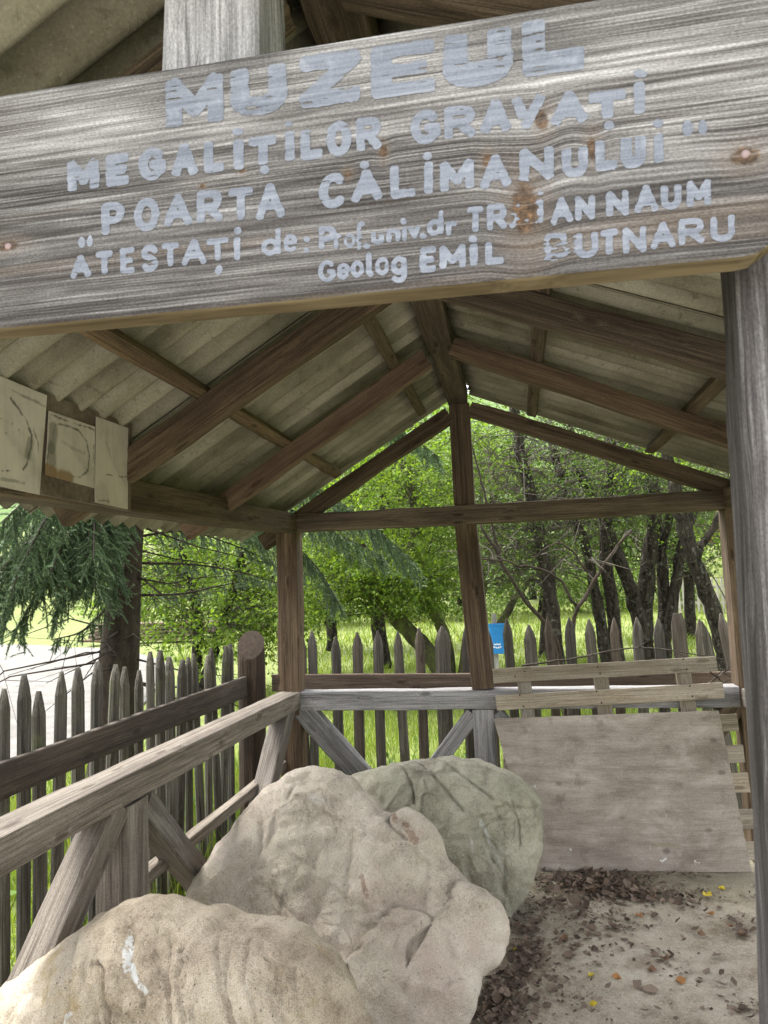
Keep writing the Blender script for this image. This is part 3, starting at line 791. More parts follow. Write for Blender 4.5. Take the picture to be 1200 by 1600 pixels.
def lettering():
    st = 1.5
    xs = np.arange(98, 1160, st); ys = np.arange(18, 456, st)
    X, Y = np.meshgrid(xs, ys)
    SD = np.full(X.shape, 50.0)
    def window(x0, x1, y0, y1):
        return slice(max(0, int((y0 - ys[0]) / st)), max(0, int((y1 - ys[0]) / st) + 1)), slice(max(0, int((x0 - xs[0]) / st)), max(0, int((x1 - xs[0]) / st) + 1))
    for (ch, xl, yb, w, h, r, c) in LET:
        s = -.155 + (yb - 80) * .00016
        wy, wx = window(xl - 15, xl + w + 15, yb - h - 25, yb + 15)
        x, y = X[wy, wx], Y[wy, wx]
        Vv = yb + s * (x - xl) - y; Uu = x - xl + .03 * Vv
        for pl in GL[ch]:
            pts = [(r + a * (w - 2 * r), r + b * (h - 2 * r)) for a, b in pl]
            for (a, b) in zip(pts[:-1], pts[1:]):
                dx, dy = b[0] - a[0], b[1] - a[1]; L = math.hypot(dx, dy)
                if L < .2: continue
                dx /= L; dy /= L
                t = (Uu - a[0]) * dx + (Vv - a[1]) * dy; q = np.abs((Vv - a[1]) * dx - (Uu - a[0]) * dy)
                ext = r * .75 if L > 1.6 * r else 0
                cc = min(c, r) if ext else min(r, c + 2)
                qx = np.abs(t - L / 2) - (L / 2 + (ext if ext else r) - cc); qy = q - (r - cc)
                d = np.hypot(np.maximum(qx, 0), np.maximum(qy, 0)) + np.minimum(np.maximum(qx, qy), 0) - cc
                SD[wy, wx] = np.minimum(SD[wy, wx], d)
    for (dx_, dy_, rx, ry) in DOTS:
        wy, wx = window(dx_ - 20, dx_ + 20, dy_ - 20, dy_ + 20)
        d = (np.hypot((X[wy, wx] - dx_) / rx, (Y[wy, wx] - dy_) / ry) - 1) * min(rx, ry)
        SD[wy, wx] = np.minimum(SD[wy, wx], d)
    g = np.random.RandomState(5)
    def vn(sx, sy):
        G = g.rand(int(500 / sy) + 4, int(1200 / sx) + 4) * 2 - 1
        fx, fy = (X + Y * .0) / sx, (Y + X * .13) / sy
        fy = fy - fy.min()
        i, j = np.floor(fx).astype(int), np.floor(fy).astype(int)
        i = np.clip(i, 0, G.shape[1] - 2); j = np.clip(j, 0, G.shape[0] - 2)
        u, v = fx - np.floor(fx), fy - np.floor(fy); u = u * u * (3 - 2 * u); v = v * v * (3 - 2 * v)
        return (G[j, i] * (1 - u) + G[j, i + 1] * u) * (1 - v) + (G[j + 1, i] * (1 - u) + G[j + 1, i + 1] * u) * v
    n1, n2 = vn(9, 6), vn(14, 3)
    SD = SD + .8 * n1 + .5 * n2
    chips = vn(30, 2.6)
    thr = np.where(Y + .155 * (X - 259) < 212, .70, .82)          # the thick first row has flaked the most
    SD = np.where(SD < 0, np.maximum(SD, (chips - thr) * 9), SD)
    k = np.hypot((X - 820) / 20, (Y - 328) / 44)
    SD = np.where(k < 1.2, SD + (1.2 - k) * 6 + 4 * n1, SD)
    k = np.hypot((X - 870) / 30, (Y - 385) / 30)
    SD = np.where(k < 1.2, SD + (1.2 - k) * 1.5 + 4 * n2, SD)
    k = np.hypot((X - 848) / 12, (Y - 192) / 16)
    SD = np.where(k < 1.1, SD + (1.1 - k) * 12, SD)
    lines = [  # which y band (along the slope) belongs to which line
        lambda y0: y0 < 138 + 82]
    # marching squares over the whole board, then split by line
    Yb = Y + X * .135
    H, W = SD.shape
    nodes_x, nodes_z = sign_local(X, Y, SGY)
    bands = [(0, 243), (243, 322), (322, 402), (402, 458), (458, 700)]
    bands = None
    pts = []; polys = []
    vid = {}
    def node(i, j):
        key = (i, j)
        if key not in vid: vid[key] = len(pts); pts.append((nodes_x[i, j], nodes_z[i, j]))
        return vid[key]
    def edge(i0, j0, i1, j1):
        key = (i0, j0, i1, j1) if (i0, j0) < (i1, j1) else (i1, j1, i0, j0)
        if key not in vid:
            a, b = SD[key[0], key[1]], SD[key[2], key[3]]; t = a / (a - b)
            vid[key] = len(pts)
            pts.append((nodes_x[key[0], key[1]] * (1 - t) + nodes_x[key[2], key[3]] * t, nodes_z[key[0], key[1]] * (1 - t) + nodes_z[key[2], key[3]] * t))
        return vid[key]
    ins = SD < 0
    cell = ins[:-1, :-1] | ins[1:, :-1] | ins[:-1, 1:] | ins[1:, 1:]
    for i, j in zip(*np.nonzero(cell)):
        c4 = [(i, j), (i, j + 1), (i + 1, j + 1), (i + 1, j)]
        poly = []
        for k4 in range(4):
            a, b = c4[k4], c4[(k4 + 1) % 4]
            if ins[a]: poly.append(node(*a))
            if ins[a] != ins[b]: poly.append(edge(*a, *b))
        if len(poly) >= 3: polys.append(tuple(reversed(poly)))
    # island by row of writing: sort by the row of each cell's letter
    rows = [('MUZEUL', 0, lambda x, y: y + .155 * x)]
    V = [(p[0], -.0009, p[1]) for p in pts]
    return V, polys
LV, LP = lettering()
def split_rows():
    # rows of the writing, told apart by connected pieces and the height of their centres on the board
    par = list(range(len(LV)))
    def find(a):
        while par[a] != a: par[a] = par[par[a]]; a = par[a]
        return a
    for p in LP:
        r = find(p[0])
        for q in p[1:]: par[find(q)] = r
    comp = {}
    for i in range(len(LV)): comp.setdefault(find(i), []).append(i)
    row = {}
    for r, ids in comp.items():
        x = np.mean([LV[i][0] for i in ids]); z = np.mean([LV[i][2] for i in ids])
        row[r] = (x, z)
    return par, find, row
_par, _find, _row = split_rows()
def row_of(x, z):                       # x, z local metres on the board
    e = z - (-.0) - .012 * x
    for k, lim in enumerate((.083, .030, -.025, -.078)):
        if e > lim: return k
    return 4
groups = {}
for p in LP:
    x, z = _row[_find(p[0])]
    groups.setdefault(row_of(x, z), []).append(p)
for k in sorted(groups):
    used = {}; VV = []; FF = []
    for p in groups[k]:
        f = []
        for q in p:
            if q not in used: used[q] = len(VV); VV.append(LV[q])
            f.append(used[q])
        FF.append(tuple(f))
    o = link('lettering', mesh('lettering', VV, FF), M_PAINT, SG); o.rotation_euler = (0, .0132, 0)

# ------------------------------------------------------------------ boulders
def boulder(name, label, outline, y0, lean, Hf, Hb, mat, seed, cracks=(), steps=(), bumps=(), amp=.02, NB=380, NRg=140, p=2.6, q=.62, cp=None, floor=True, rip=0.0, fac=1.0):
    """A rounded slab: its outline at a real distance on a leaning plane, bulging Hf towards the viewer and Hb away."""
    # plane: through (0, y0, 0), leaning away with height
    n = np.array([0, -1, lean]); n /= np.linalg.norm(n)
    def onplane(px, py):
        d = rays(px, py)
        t = ((np.array([0, y0, 0]) - CAM) @ n) / (d @ n)
        return CAM + d * t[..., None]
    O = np.array(outline, float)
    P3 = onplane(O[:, 0], O[:, 1])
    e1 = np.array([1., 0, 0]); e2 = np.cross(n, e1); e2 /= np.linalg.norm(e2)
    if e2[2] < 0: e2 = -e2
    o0 = np.array([0, y0, 0])
    uv = np.stack([(P3 - o0) @ e1, (P3 - o0) @ e2], 1)
    bd = crom(uv, NB, True)
    if cp is None: c = bd.mean(0)
    else:
        c3 = onplane(np.array([cp[0]]), np.array([cp[1]]))[0]; c = np.array([(c3 - o0) @ e1, (c3 - o0) @ e2])
    # jagged outline
    ang = np.arctan2(*(bd - c).T[::-1])
    rr = np.array([1 + .020 * mnoise.noise((b[0] * 9, b[1] * 9, seed)) + .015 * mnoise.noise((b[0] * 25, b[1] * 25, seed)) + .007 * mnoise.noise((b[0] * 60, b[1] * 60, seed)) for b in bd])
    bd = c + (bd - c) * rr[:, None]
    V = [];  F = []; PL = []
    def toplane(lst):
        A = np.array(lst, float); Q = onplane(A[:, 0], A[:, 1]); return np.stack([(Q - o0) @ e1, (Q - o0) @ e2], 1)
    def ragged(L, a):                     # a broken line: subdivided and jittered
        n_ = max(4, int(np.linalg.norm(np.diff(L, axis=0), axis=1).sum() / .018)); Q = crom(L, n_)
        for i_ in range(n_):
            Q[i_] += [a * (mnoise.noise((Q[i_][0] * 22, Q[i_][1] * 22, seed + 3)) + .6 * mnoise.noise((Q[i_][0] * 60, Q[i_][1] * 60, seed))), a * (mnoise.noise((Q[i_][0] * 22, Q[i_][1] * 22, seed + 8)) + .6 * mnoise.noise((Q[i_][0] * 60, 4, seed)))]
        return Q
    crk = [(ragged(toplane(l), .010), w, d) for (l, w, d) in cracks]
    stp = [(ragged(toplane(l), .022), h, ln) for (l, h, ln) in steps]
    box = lambda L, m_: (L[:, 0].min() - m_, L[:, 0].max() + m_, L[:, 1].min() - m_, L[:, 1].max() + m_)
    crk = [(L, w, d, box(L, w * 5)) for L, w, d in crk]
    stp = [(L, h, ln, box(L, ln * 4)) for L, h, ln in stp]
    inside = lambda pt, b: b[0] < pt[0] < b[1] and b[2] < pt[1] < b[3]
    bmp = [(toplane([b[:2]])[0], b[2], b[3]) for b in bumps]
    def polydist(pt, L):
        A_ = L[:-1]; AB = L[1:] - A_; AP = pt - A_
        t = np.clip((AP * AB).sum(1) / (AB * AB).sum(1), 0, 1); DV = AP - AB * t[:, None]; d = np.hypot(DV[:, 0], DV[:, 1])
        k_ = int(np.argmin(d))
        return d[k_], (1 if AB[k_, 0] * DV[k_, 1] - AB[k_, 1] * DV[k_, 0] > 0 else -1)
    def surf(pt, t, front):
        k = max(0.0, 1 - t ** p) ** q
        H = Hf if front else Hb
        # a plateau that is not symmetric: one flank steeper
        h = H * k
        w = o0 + e1 * pt[0] + e2 * pt[1]
        f = mnoise.fractal((w[0] * 2.1 + seed, w[1] * 2.1, w[2] * 2.1), .9, 2.1, 4) * amp * 1.6
        f += mnoise.ridged_multi_fractal((w[0] * 3.1 + seed, w[1] * 3.1 + 4, w[2] * 3.1), .9, 2.0, 4, 1.0, 2.0) * amp * .35
        f += mnoise.noise((w[0] * 16 + seed, w[1] * 16, w[2] * 16)) * amp * .22 + mnoise.noise((w[0] * 42 + seed, w[1] * 42, w[2] * 42)) * amp * .09
        vd = mnoise.voronoi((w[0] * 4.2 + seed, w[1] * 4.2, w[2] * 4.2))[0]
        f += amp * .55 * fac * (vd[1] - vd[0]) - amp * .35 * max(0, .12 - (vd[1] - vd[0])) / .12
        vd = mnoise.voronoi((w[0] * 13 + seed + .1 * math.sin(w[2] * 30), w[1] * 13, w[2] * 13))[0]
        f += amp * .40 * (vd[1] - vd[0]) + amp * .7 * abs(mnoise.noise((w[0] * 7 + seed, w[1] * 7, w[2] * 7)))
        f += amp * .06 * mnoise.noise((w[0] * 90, w[1] * 90, w[2] * 90 + seed))
        for (sc_, k_) in ((3.4, 1.5), (8.5, .55)):
            ww = Vector((w[0] * sc_ + seed, w[1] * sc_, w[2] * sc_))
            ww += mnoise.noise_vector(ww * .9) * .25
            dd_, pp_ = mnoise.voronoi(ww)
            rv = mnoise.noise_vector(pp_[0] * 3.7 + Vector((seed, 1.3, 2.1)))
            f += amp * k_ * fac * (ww - pp_[0]).dot(rv) * 1.6 * min(1, (dd_[1] - dd_[0]) / .10)
        if rip: f += rip * math.sin(70 * (pt[0] * .93 + pt[1] * .30) + 7 * mnoise.noise((pt[0] * 3, pt[1] * 3, seed))) * (.5 + .5 * mnoise.noise((pt[0] * 4, pt[1] * 2, 9)))
        if front:
            for L, wd, dp, bx in crk:
                if not inside(pt, bx): continue
                d, _ = polydist(pt, L)
                wv = wd * (1 + .5 * mnoise.noise((pt[0] * 30, pt[1] * 30, seed)))
                if d < wv * 3: f -= dp * math.exp(-(d / wv) ** 2)
            for L, hh, ln, bx in stp:
                if not inside(pt, bx): continue
                d, sg = polydist(pt, L)
                if sg < 0 and d < ln * 4: f -= hh * math.exp(-d / ln) * min(1, d / .012)
            for bc, rd, hh in bmp:
                d = math.hypot(*(pt - bc))
                f += hh * math.exp(-(d / rd) ** 2)
        edge = min(1, (1 - t) * 8 + .15)
        return h + f * edge * (1 if front else .8)
    for front in (True, False):
        R_ = NRg if front else 30
        ids = []
        for k in range(R_):
            t = math.sin(math.pi / 2 * k / (R_ - 0)) if not front else 1 - (1 - k / R_) ** 1.35
            row = []
            if k == 0:
                h = surf(c, 0, front); V.append(o0 + e1 * c[0] + e2 * c[1] + n * (h if front else -h)); PL.append((c[0], c[1], 0)); row = [len(V) - 1]
            else:
                for j in range(NB):
                    pt = c + (bd[j] - c) * t
                    h = surf(pt, t, front)
                    V.append(o0 + e1 * pt[0] + e2 * pt[1] + n * (h if front else -h)); PL.append((pt[0], pt[1], 0)); row.append(len(V) - 1)
            ids.append(row)
        if front:
            rim = []
            for j in range(NB):
                w = o0 + e1 * bd[j][0] + e2 * bd[j][1]; V.append(w); PL.append((bd[j][0], bd[j][1], 0)); rim.append(len(V) - 1)
        ids.append(rim)
        for k in range(len(ids) - 1):
            for j in range(NB):
                j2 = (j + 1) % NB
                if k == 0: f = (ids[0][0], ids[1][j], ids[1][j2])
                else: f = (ids[k][j], ids[k + 1][j], ids[k + 1][j2], ids[k][j2])
                F.append(f if front else tuple(reversed(f)))
    V = np.array(V)
    if floor: V[:, 2] = np.maximum(V[:, 2], -.01 + .0 * V[:, 2])
    base = np.array([V[:, 0].mean(), V[:, 1].mean(), 0])
    me = bpy.data.meshes.new(name)
    me.from_pydata([tuple(v - base) for v in V], [], F)
    at_ = me.attributes.new('face_plane', 'FLOAT_VECTOR', 'POINT')
    at_.data.foreach_set('vector', np.array(PL, np.float32).ravel())
    me.polygons.foreach_set('use_smooth', [True] * len(me.polygons))
    me.update()
    o = link(name, me, mat, None, base)
    tag(o, label, 'boulder', 'engraved boulders under the shelter')
    return o, toplane

# planar coordinates of the paint marks are worked out with the same plane
def plane_uv(lst, y0, lean):
    n = np.array([0, -1, lean]); n /= np.linalg.norm(n)
    A = np.array(lst, float); d = rays(A[:, 0], A[:, 1])
    t = ((np.array([0, y0, 0]) - CAM) @ n) / (d @ n); Q = CAM + d * t[:, None] - np.array([0, y0, 0])
    e2 = np.cross(n, [1., 0, 0]); e2 = e2 if e2[2] > 0 else -e2
    return [(float(a), float(b), 0.0) for a, b in zip(Q[:, 0], Q @ e2)]

WHITE_PAINT = (.70, .71, .70)
k1 = plane_uv([(252, 1455), (262, 1492), (266, 1490), (290, 1522), (186, 1555), (180, 1575), (140, 1480), (230, 1455), (200, 1520), (215, 1590)], 1.72, .32)
S1 = stone('tan_sandstone', (.32, .26, .185), (.52, .44, .335), (.66, .585, .475), pink=.35, ochre=.7, marks=[
    (k1[0], k1[1], .006, .011, WHITE_PAINT, .9), (k1[2], k1[3], .006, .011, WHITE_PAINT, .9), (k1[4], k1[5], .005, .009, WHITE_PAINT, .7)])
boulder('boulder', 'front tan sandstone boulder with ochre stains and white paint streaks', [
    (-60, 1590), (0, 1545), (60, 1500), (120, 1458), (175, 1420), (232, 1397), (275, 1399), (318, 1415), (343, 1412), (380, 1424), (430, 1430), (480, 1448), (522, 1487), (548, 1530), (572, 1578), (592, 1630), (590, 1720), (520, 1850), (350, 1960), (120, 1960), (-80, 1850), (-120, 1700)],
    1.72, .32, .20, .24, S1, 3.1,
    cracks=[([(212, 1482), (226, 1500), (232, 1540), (240, 1580), (244, 1640)], 0.0060, 0.0240), ([(250, 1440), (262, 1470), (300, 1560), (330, 1640)], 0.0072, 0.0096), ([(345, 1500), (352, 1560), (360, 1620)], 0.0072, 0.0080), ([(440, 1470), (470, 1530), (486, 1620)], 0.0060, 0.0080), ([(335, 1413), (345, 1440), (330, 1470)], 0.0060, 0.0096)]
    + [([(x_, y_), (x_ + 10, y_ + 50), (x_ + 24 + k_ % 3 * 8, y_ + 110), (x_ + 44, y_ + 150 + 20 * (k_ % 4))], .0045, .009) for k_, (x_, y_) in enumerate([(165, 1440), (192, 1462), (285, 1422), (305, 1440), (330, 1470), (372, 1440), (395, 1475), (412, 1440), (455, 1490), (135, 1500), (90, 1520), (360, 1540), (290, 1540), (430, 1560), (485, 1500)])],
    steps=[([(590, 1600), (560, 1560), (540, 1510), (505, 1465)], .035, .05)],
    bumps=[(225, 1440, .14, .035), (120, 1560, .16, .03), (440, 1560, .16, .02)], amp=.024, rip=.006, cp=(290, 1640), fac=.7)

k2 = plane_uv([(500, 1262), (512, 1266), (640, 1300), (655, 1325), (575, 1380), (582, 1408), (618, 1275), (625, 1295)], 2.56, .62)
S2 = stone('pinkish_grey_sandstone', (.38, .325, .255), (.62, .545, .445), (.74, .675, .575), pink=.75, ochre=.15, green=.25, marks=[
    (k2[0], k2[1], .012, .017, (.55, .53, .48), .8), (k2[2], k2[3], .010, .02, (.22, .12, .07), .6), (k2[4], k2[5], .006, .014, (.24, .13, .08), .6), (k2[6], k2[7], .006, .014, (.22, .12, .07), .6)])
boulder('boulder', 'largest pale boulder in the middle, a leaning slab with a broken ledge', [
    (292, 1402), (330, 1342), (370, 1288), (410, 1240), (448, 1212), (486, 1199), (525, 1203), (556, 1219), (585, 1250), (613, 1274), (640, 1263), (672, 1282), (690, 1308), (700, 1338), (716, 1360), (738, 1382), (772, 1402), (792, 1432), (798, 1466), (786, 1500), (756, 1528), (748, 1560), (736, 1594), (700, 1630), (640, 1660), (560, 1690), (440, 1690), (340, 1600), (290, 1500)],
    2.56, .62, .10, .22, S2, 8.4,
    cracks=[([(600, 1255), (612, 1272), (618, 1300), (640, 1320)], 0.0060, 0.0160), ([(455, 1215), (470, 1235), (462, 1262)], 0.0060, 0.0096)],
    steps=[([(770, 1395), (740, 1382), (716, 1392), (704, 1436), (668, 1440), (634, 1430), (596, 1452), (566, 1496), (520, 1545), (470, 1600)], .042, .16)],
    bumps=[(640, 1370, .13, .02), (450, 1330, .2, .02)], amp=.024, cp=(530, 1440), p=7.0, q=.5, fac=.8)

k3 = plane_uv([(756, 1285), (775, 1330), (778, 1335), (795, 1370), (742, 1310), (745, 1330), (782, 1224), (790, 1228)], 3.42, .35)
S3 = stone('greenish_grey_sandstone', (.27, .245, .185), (.46, .43, .335), (.60, .565, .455), pink=.0, ochre=.1, green=.4, marks=[
    (k3[0], k3[1], .005, .010, (.58, .58, .54), .8), (k3[2], k3[3], .005, .010, (.58, .58, .54), .7), (k3[4], k3[5], .003, .007, (.58, .58, .54), .7)])
boulder('boulder', 'greenish grey boulder at the back with long cracks across its top', [
    (545, 1218), (590, 1198), (640, 1189), (695, 1182), (738, 1185), (785, 1199), (822, 1222), (845, 1258), (851, 1300), (843, 1352), (826, 1394), (800, 1432), (770, 1455), (700, 1470), (600, 1460), (530, 1380), (520, 1280)],
    3.42, .35, .22, .22, S3, 15.7,
    cracks=[([(630, 1194), (650, 1225), (655, 1260)], 0.0060, 0.0224), ([(650, 1192), (690, 1222), (730, 1270)], 0.0054, 0.0192), ([(680, 1186), (720, 1212), (775, 1252)], 0.0048, 0.0176), ([(800, 1256), (812, 1290), (815, 1320)], 0.0054, 0.0160), ([(745, 1300), (780, 1280), (800, 1262)], 0.0060, 0.0120), ([(756, 1300), (775, 1350), (790, 1400)], 0.0060, 0.0144)],
    steps=[([(800, 1430), (770, 1340), (752, 1280), (790, 1262), (850, 1262)], .03, .07)],
    bumps=[(700, 1250, .2, .03)], amp=.022, cp=(690, 1330), p=3.4, q=.55, fac=1.5)

# ------------------------------------------------------------------ plywood sheet and pallet leaning on the back rail
def mat_ply():
    m = NT('worn_grey_plywood')
    co = m.coord()
    n1 = m.noise(m.mapping(co, (1.2, 3, 2.2)), 2.0, 6, .65, .6); n2 = m.noise(m.mapping(co, (9, 30, 140)), 1.0, 5, .7)
    n3 = m.noise(co, 9, 5, .7); n4 = m.noise(m.mapping(co, (1.6, 1, 11)), 1.0, 4, .6, 1.2)
    g = m.math('ADD', m.math('ADD', m.math('MULTIPLY', n1, .55), m.math('MULTIPLY', n2, .2)), m.math('MULTIPLY', n4, .25))
    col = m.ramp(g, [(.38, (.185, .152, .124)), (.5, (.31, .268, .226)), (.62, (.46, .415, .365))])
    col = m.mix(m.math('MULTIPLY', m.step(n3, .54, .70), .6), col, (.17, .135, .11))
    col = m.mix(m.math('MULTIPLY', m.step(m.noise(m.vmath('ADD', co, (3, 3, 3)), 4, 6, .75), .56, .70), .4), col, (.45, .42, .39))
    spk = m.noise(m.mapping(co, (.5, 1, 1)), 420, 2, .65)
    col = m.mix(1, col, m.ramp(spk, [(.32, .72), (.68, 1.22)]), 'MULTIPLY')
    kn = m.step(m.vor(m.mapping(co, (1, 1, 1.6)), 5.5), .16, .05)
    col = m.mix(m.math('MULTIPLY', kn, .65), col, (.11, .085, .07))
    scr = m.step(m.noise(m.mapping(co, (40, 1, 9), (0, 0, 0), (0, .5, 0)), 1.0, 3, .6), .70, .74)
    col = m.mix(m.math('MULTIPLY', scr, .55), col, (.55, .53, .50))
    for (a, b, w) in PLY_MARKS:
        mk = m.segmask(m.vmath('ADD', co, m.vmath('SCALE', m.vmath('SUBTRACT', m.noise(co, 60, 2, .6, color=True), (.5, .5, .5)), scale=.02)), a, b, w * .5, w)
        col = m.mix(m.math('MULTIPLY', mk, .85), col, (.64, .63, .60))
    for (a, b, w) in PLY_STAINS:
        mk = m.segmask(co, a, b, w * .5, w)
        col = m.mix(m.math('MULTIPLY', mk, .5), col, (.20, .165, .085))
    return m.finish(col, .85, m.math('ADD', n2, n3), .3, .004, .2)
PB = np.array([.555, 3.985, 0.0])
pc = [np.array(q, float) for q in ((.015, 3.955, .002), (1.065, 4.018, .004), (.985, 4.075, .782), (-.172, 4.085, .742))]
def ply_pt(u, v):
    return (pc[0] * (1 - u) + pc[1] * u) * (1 - v) + (pc[3] * (1 - u) + pc[2] * u) * v
def plyloc(px, py):
    d = rays(np.array(float(px)), np.array(float(py))); nn = np.cross(pc[1] - pc[0], pc[3] - pc[0])
    t = ((pc[0] - CAM) @ nn) / (d @ nn); return tuple(float(q) for q in (CAM + d * t - PB))
PLY_MARKS = [(plyloc(848, 1195), plyloc(836, 1230), .008), (plyloc(879, 1272), plyloc(882, 1276), .008), (plyloc(1020, 1326), plyloc(1034, 1326), .009), (plyloc(1033, 1345), plyloc(1040, 1340), .008), (plyloc(1062, 1328), plyloc(1075, 1334), .005), (plyloc(985, 1318), plyloc(995, 1320), .005), (plyloc(1085, 1345), plyloc(1092, 1348), .006), (plyloc(865, 1300), plyloc(868, 1306), .006), (plyloc(890, 1325), plyloc(893, 1328), .006)]
PLY_STAINS = [(plyloc(1020, 1320), plyloc(1060, 1320), .018), (plyloc(1125, 1312), plyloc(1148, 1312), .018)]
def plywood():
    nu, nv = 60, 46
    V, F = [], []
    nn = np.cross(pc[1] - pc[0], pc[3] - pc[0]); nn /= np.linalg.norm(nn)
    if nn[1] > 0: nn = -nn
    for s in (0, 1):
        for j in range(nv + 1):
            for i in range(nu + 1):
                u, v = i / nu, j / nv
                p_ = ply_pt(u, v) + nn * (.006 * math.sin(math.pi * u) * math.sin(math.pi * v) + .002 * mnoise.noise((u * 5, v * 5, 0)))
                if j in (0, nv): p_ = p_ + np.array([0, 0, .003 * mnoise.noise((u * 20, v * 3, 1)) + .002 * mnoise.noise((u * 60, 0, 1))])
                if i in (0, nu): p_ = p_ + np.array([.003 * mnoise.noise((v * 20, u * 3, 1)), 0, 0])
                V.append(p_ - PB - nn * (.012 * s))
    w = nu + 1; m = w * (nv + 1)
    for j in range(nv):
        for i in range(nu):
            a, b, c, d = j * w + i, j * w + i + 1, (j + 1) * w + i + 1, (j + 1) * w + i
            F.append((a, b, c, d)); F.append((m + d, m + c, m + b, m + a))
    for i in range(nu):
        F.append((i, m + i, m + i + 1, i + 1)); k = nv * w + i; F.append((k, k + 1, m + k + 1, m + k))
    for j in range(nv):
        a, b = j * w, (j + 1) * w; F.append((a, b, m + b, m + a)); a += nu; b += nu; F.append((a, m + a, m + b, b))
    o = link('plywood_sheet', mesh('plywood_sheet', V, F), mat_ply(), None, PB)
    tag(o, 'grey scuffed plywood sheet leaning against the pallet at the back wall', 'plywood')
plywood()

PAL = empty('pallet', (.45, 4.05, 0), 'pale slatted wooden pallet standing behind the plywood sheet', 'pallet')
def pal_y(z): return 4.035 + .075 * z
for (x0, z0, x1, z1, hh) in ((-.165, .968, 1.002, 1.016, .078), (-.153, .822, 1.022, .880, .080), (-.14, .66, 1.075, .72, .085), (-.13, .515, 1.088, .565, .085), (-.12, .37, 1.098, .425, .095), (-.11, .205, 1.105, .25, .095), (-.10, .07, 1.11, .10, .085)):
    B('slat', (x0, pal_y(z0), z0), (x1, pal_y(z1), z1), .02, hh, W_PALLET, up=(-.02, .075, 1), parent=PAL, rough=.002, bev=.003)
for (x, w) in ((.0, .075), (.41, .08), (.835, .075)):
    B('stringer', (x + .06, pal_y(.05) + .0215, .03), (x, pal_y(1.0) + .0215, .985), .02, w, W_PALLET, up=(1, 0, 0), parent=PAL, rough=.002, bev=.003)

# ------------------------------------------------------------------ map board on the left wall
def mat_paper(nm, tone, lines, stain=.5):
    m = NT(nm)
    co = m.coord()
    n1 = m.noise(co, 7, 5, .65); n2 = m.noise(m.mapping(co, (1, 30, 2)), 1.2, 3, .5)
    col = m.ramp(m.math('ADD', m.math('MULTIPLY', n1, .7), m.math('MULTIPLY', n2, .3)), [(.35, tuple(t * .72 for t in tone)), (.5, tone), (.65, tuple(t * 1.12 for t in tone))])
    for (a, b, w, cc, amt) in lines:
        mk = m.segmask(m.vmath('ADD', co, m.vmath('SCALE', m.vmath('SUBTRACT', m.noise(co, 30, 2, .6, color=True), (.5, .5, .5)), scale=.012)), a, b, w * .5, w)
        col = m.mix(m.math('MULTIPLY', mk, amt), col, cc)
    return m.finish(col, .8, n1, .15, .004)
MB_X = -1.268
MB = empty('map_board', (MB_X, 1.7, 1.9), 'brown board with faded paper maps fixed under the left eave', 'notice board')
def onx(px, py, x):
    d = rays(np.array(float(px)), np.array(float(py))); t = (x - CAM[0]) / d[0]; return CAM + d * t
def flat_panel(name, corners, thick, mat, parent, x, curl=0.0, notch=None):
    """corners: four (px, py) on the wall plane x, clockwise from top-left; real thickness towards the room"""
    P4 = [onx(*c, x) for c in corners]
    nu, nv = 16, 16; V, F = [], []
    o3 = np.array(P4).mean(0)
    for s in (1, 0):
        for j in range(nv + 1):
            for i in range(nu + 1):
                u, v = i / nu, j / nv
                q = (P4[0] * (1 - u) + P4[1] * u) * (1 - v) + (P4[3] * (1 - u) + P4[2] * u) * v
                q = q + np.array([s * thick + curl * (mnoise.noise((u * 3, v * 3, x * 50)) * .5 + .5), 0, 0])
                V.append(q - o3)
    w = nu + 1; m = w * (nv + 1)
    for j in range(nv):
        for i in range(nu):
            a, b, c, d = j * w + i, j * w + i + 1, (j + 1) * w + i + 1, (j + 1) * w + i
            F.append((d, c, b, a)); F.append((m + a, m + b, m + c, m + d))
    for i in range(nu):
        F.append((i, i + 1, m + i + 1, m + i)); k = nv * w + i; F.append((k, m + k, m + k + 1, k + 1))
    for j in range(nv):
        a, b = j * w, (j + 1) * w; F.append((a, m + a, m + b, b)); a += nu; b += nu; F.append((a, b, m + b, m + a))
    return link(name, mesh(name, V, F), mat, parent, o3 - np.array(parent_loc(parent))), o3
M_PANEL = simple('brown_hardboard', [(.07, .055, .042), (.13, .10, .08), (.19, .155, .125)], 7, .9, .3)
flat_panel('backing_panel', [(-330, 470), (201, 664), (199, 799), (-330, 700)], .012, M_PANEL, MB, MB_X - .012)
INK = (.10, .10, .085)
def inkpts(lst, x, o3): return [tuple(float(v) for v in (onx(a, b, x) - o3)) for a, b in lst]
def paper(name, corners, polys, tone, stains=()):
    x = MB_X + .004
    o3 = np.array([onx(*c, x) for c in corners]).mean(0)
    L = []
    for poly, w, amt in polys:
        pp = inkpts(poly, x, o3)
        for a, b in zip(pp[:-1], pp[1:]): L.append((a, b, w * 1.5, INK, min(1, amt * 1.5)))
    for poly, w, cc, amt in stains:
        pp = inkpts(poly, x, o3)
        for a, b in zip(pp[:-1], pp[1:]): L.append((a, b, w, cc, amt))
    flat_panel(name, corners, .002, mat_paper(name + '_print', tone, L), MB, x, .003)
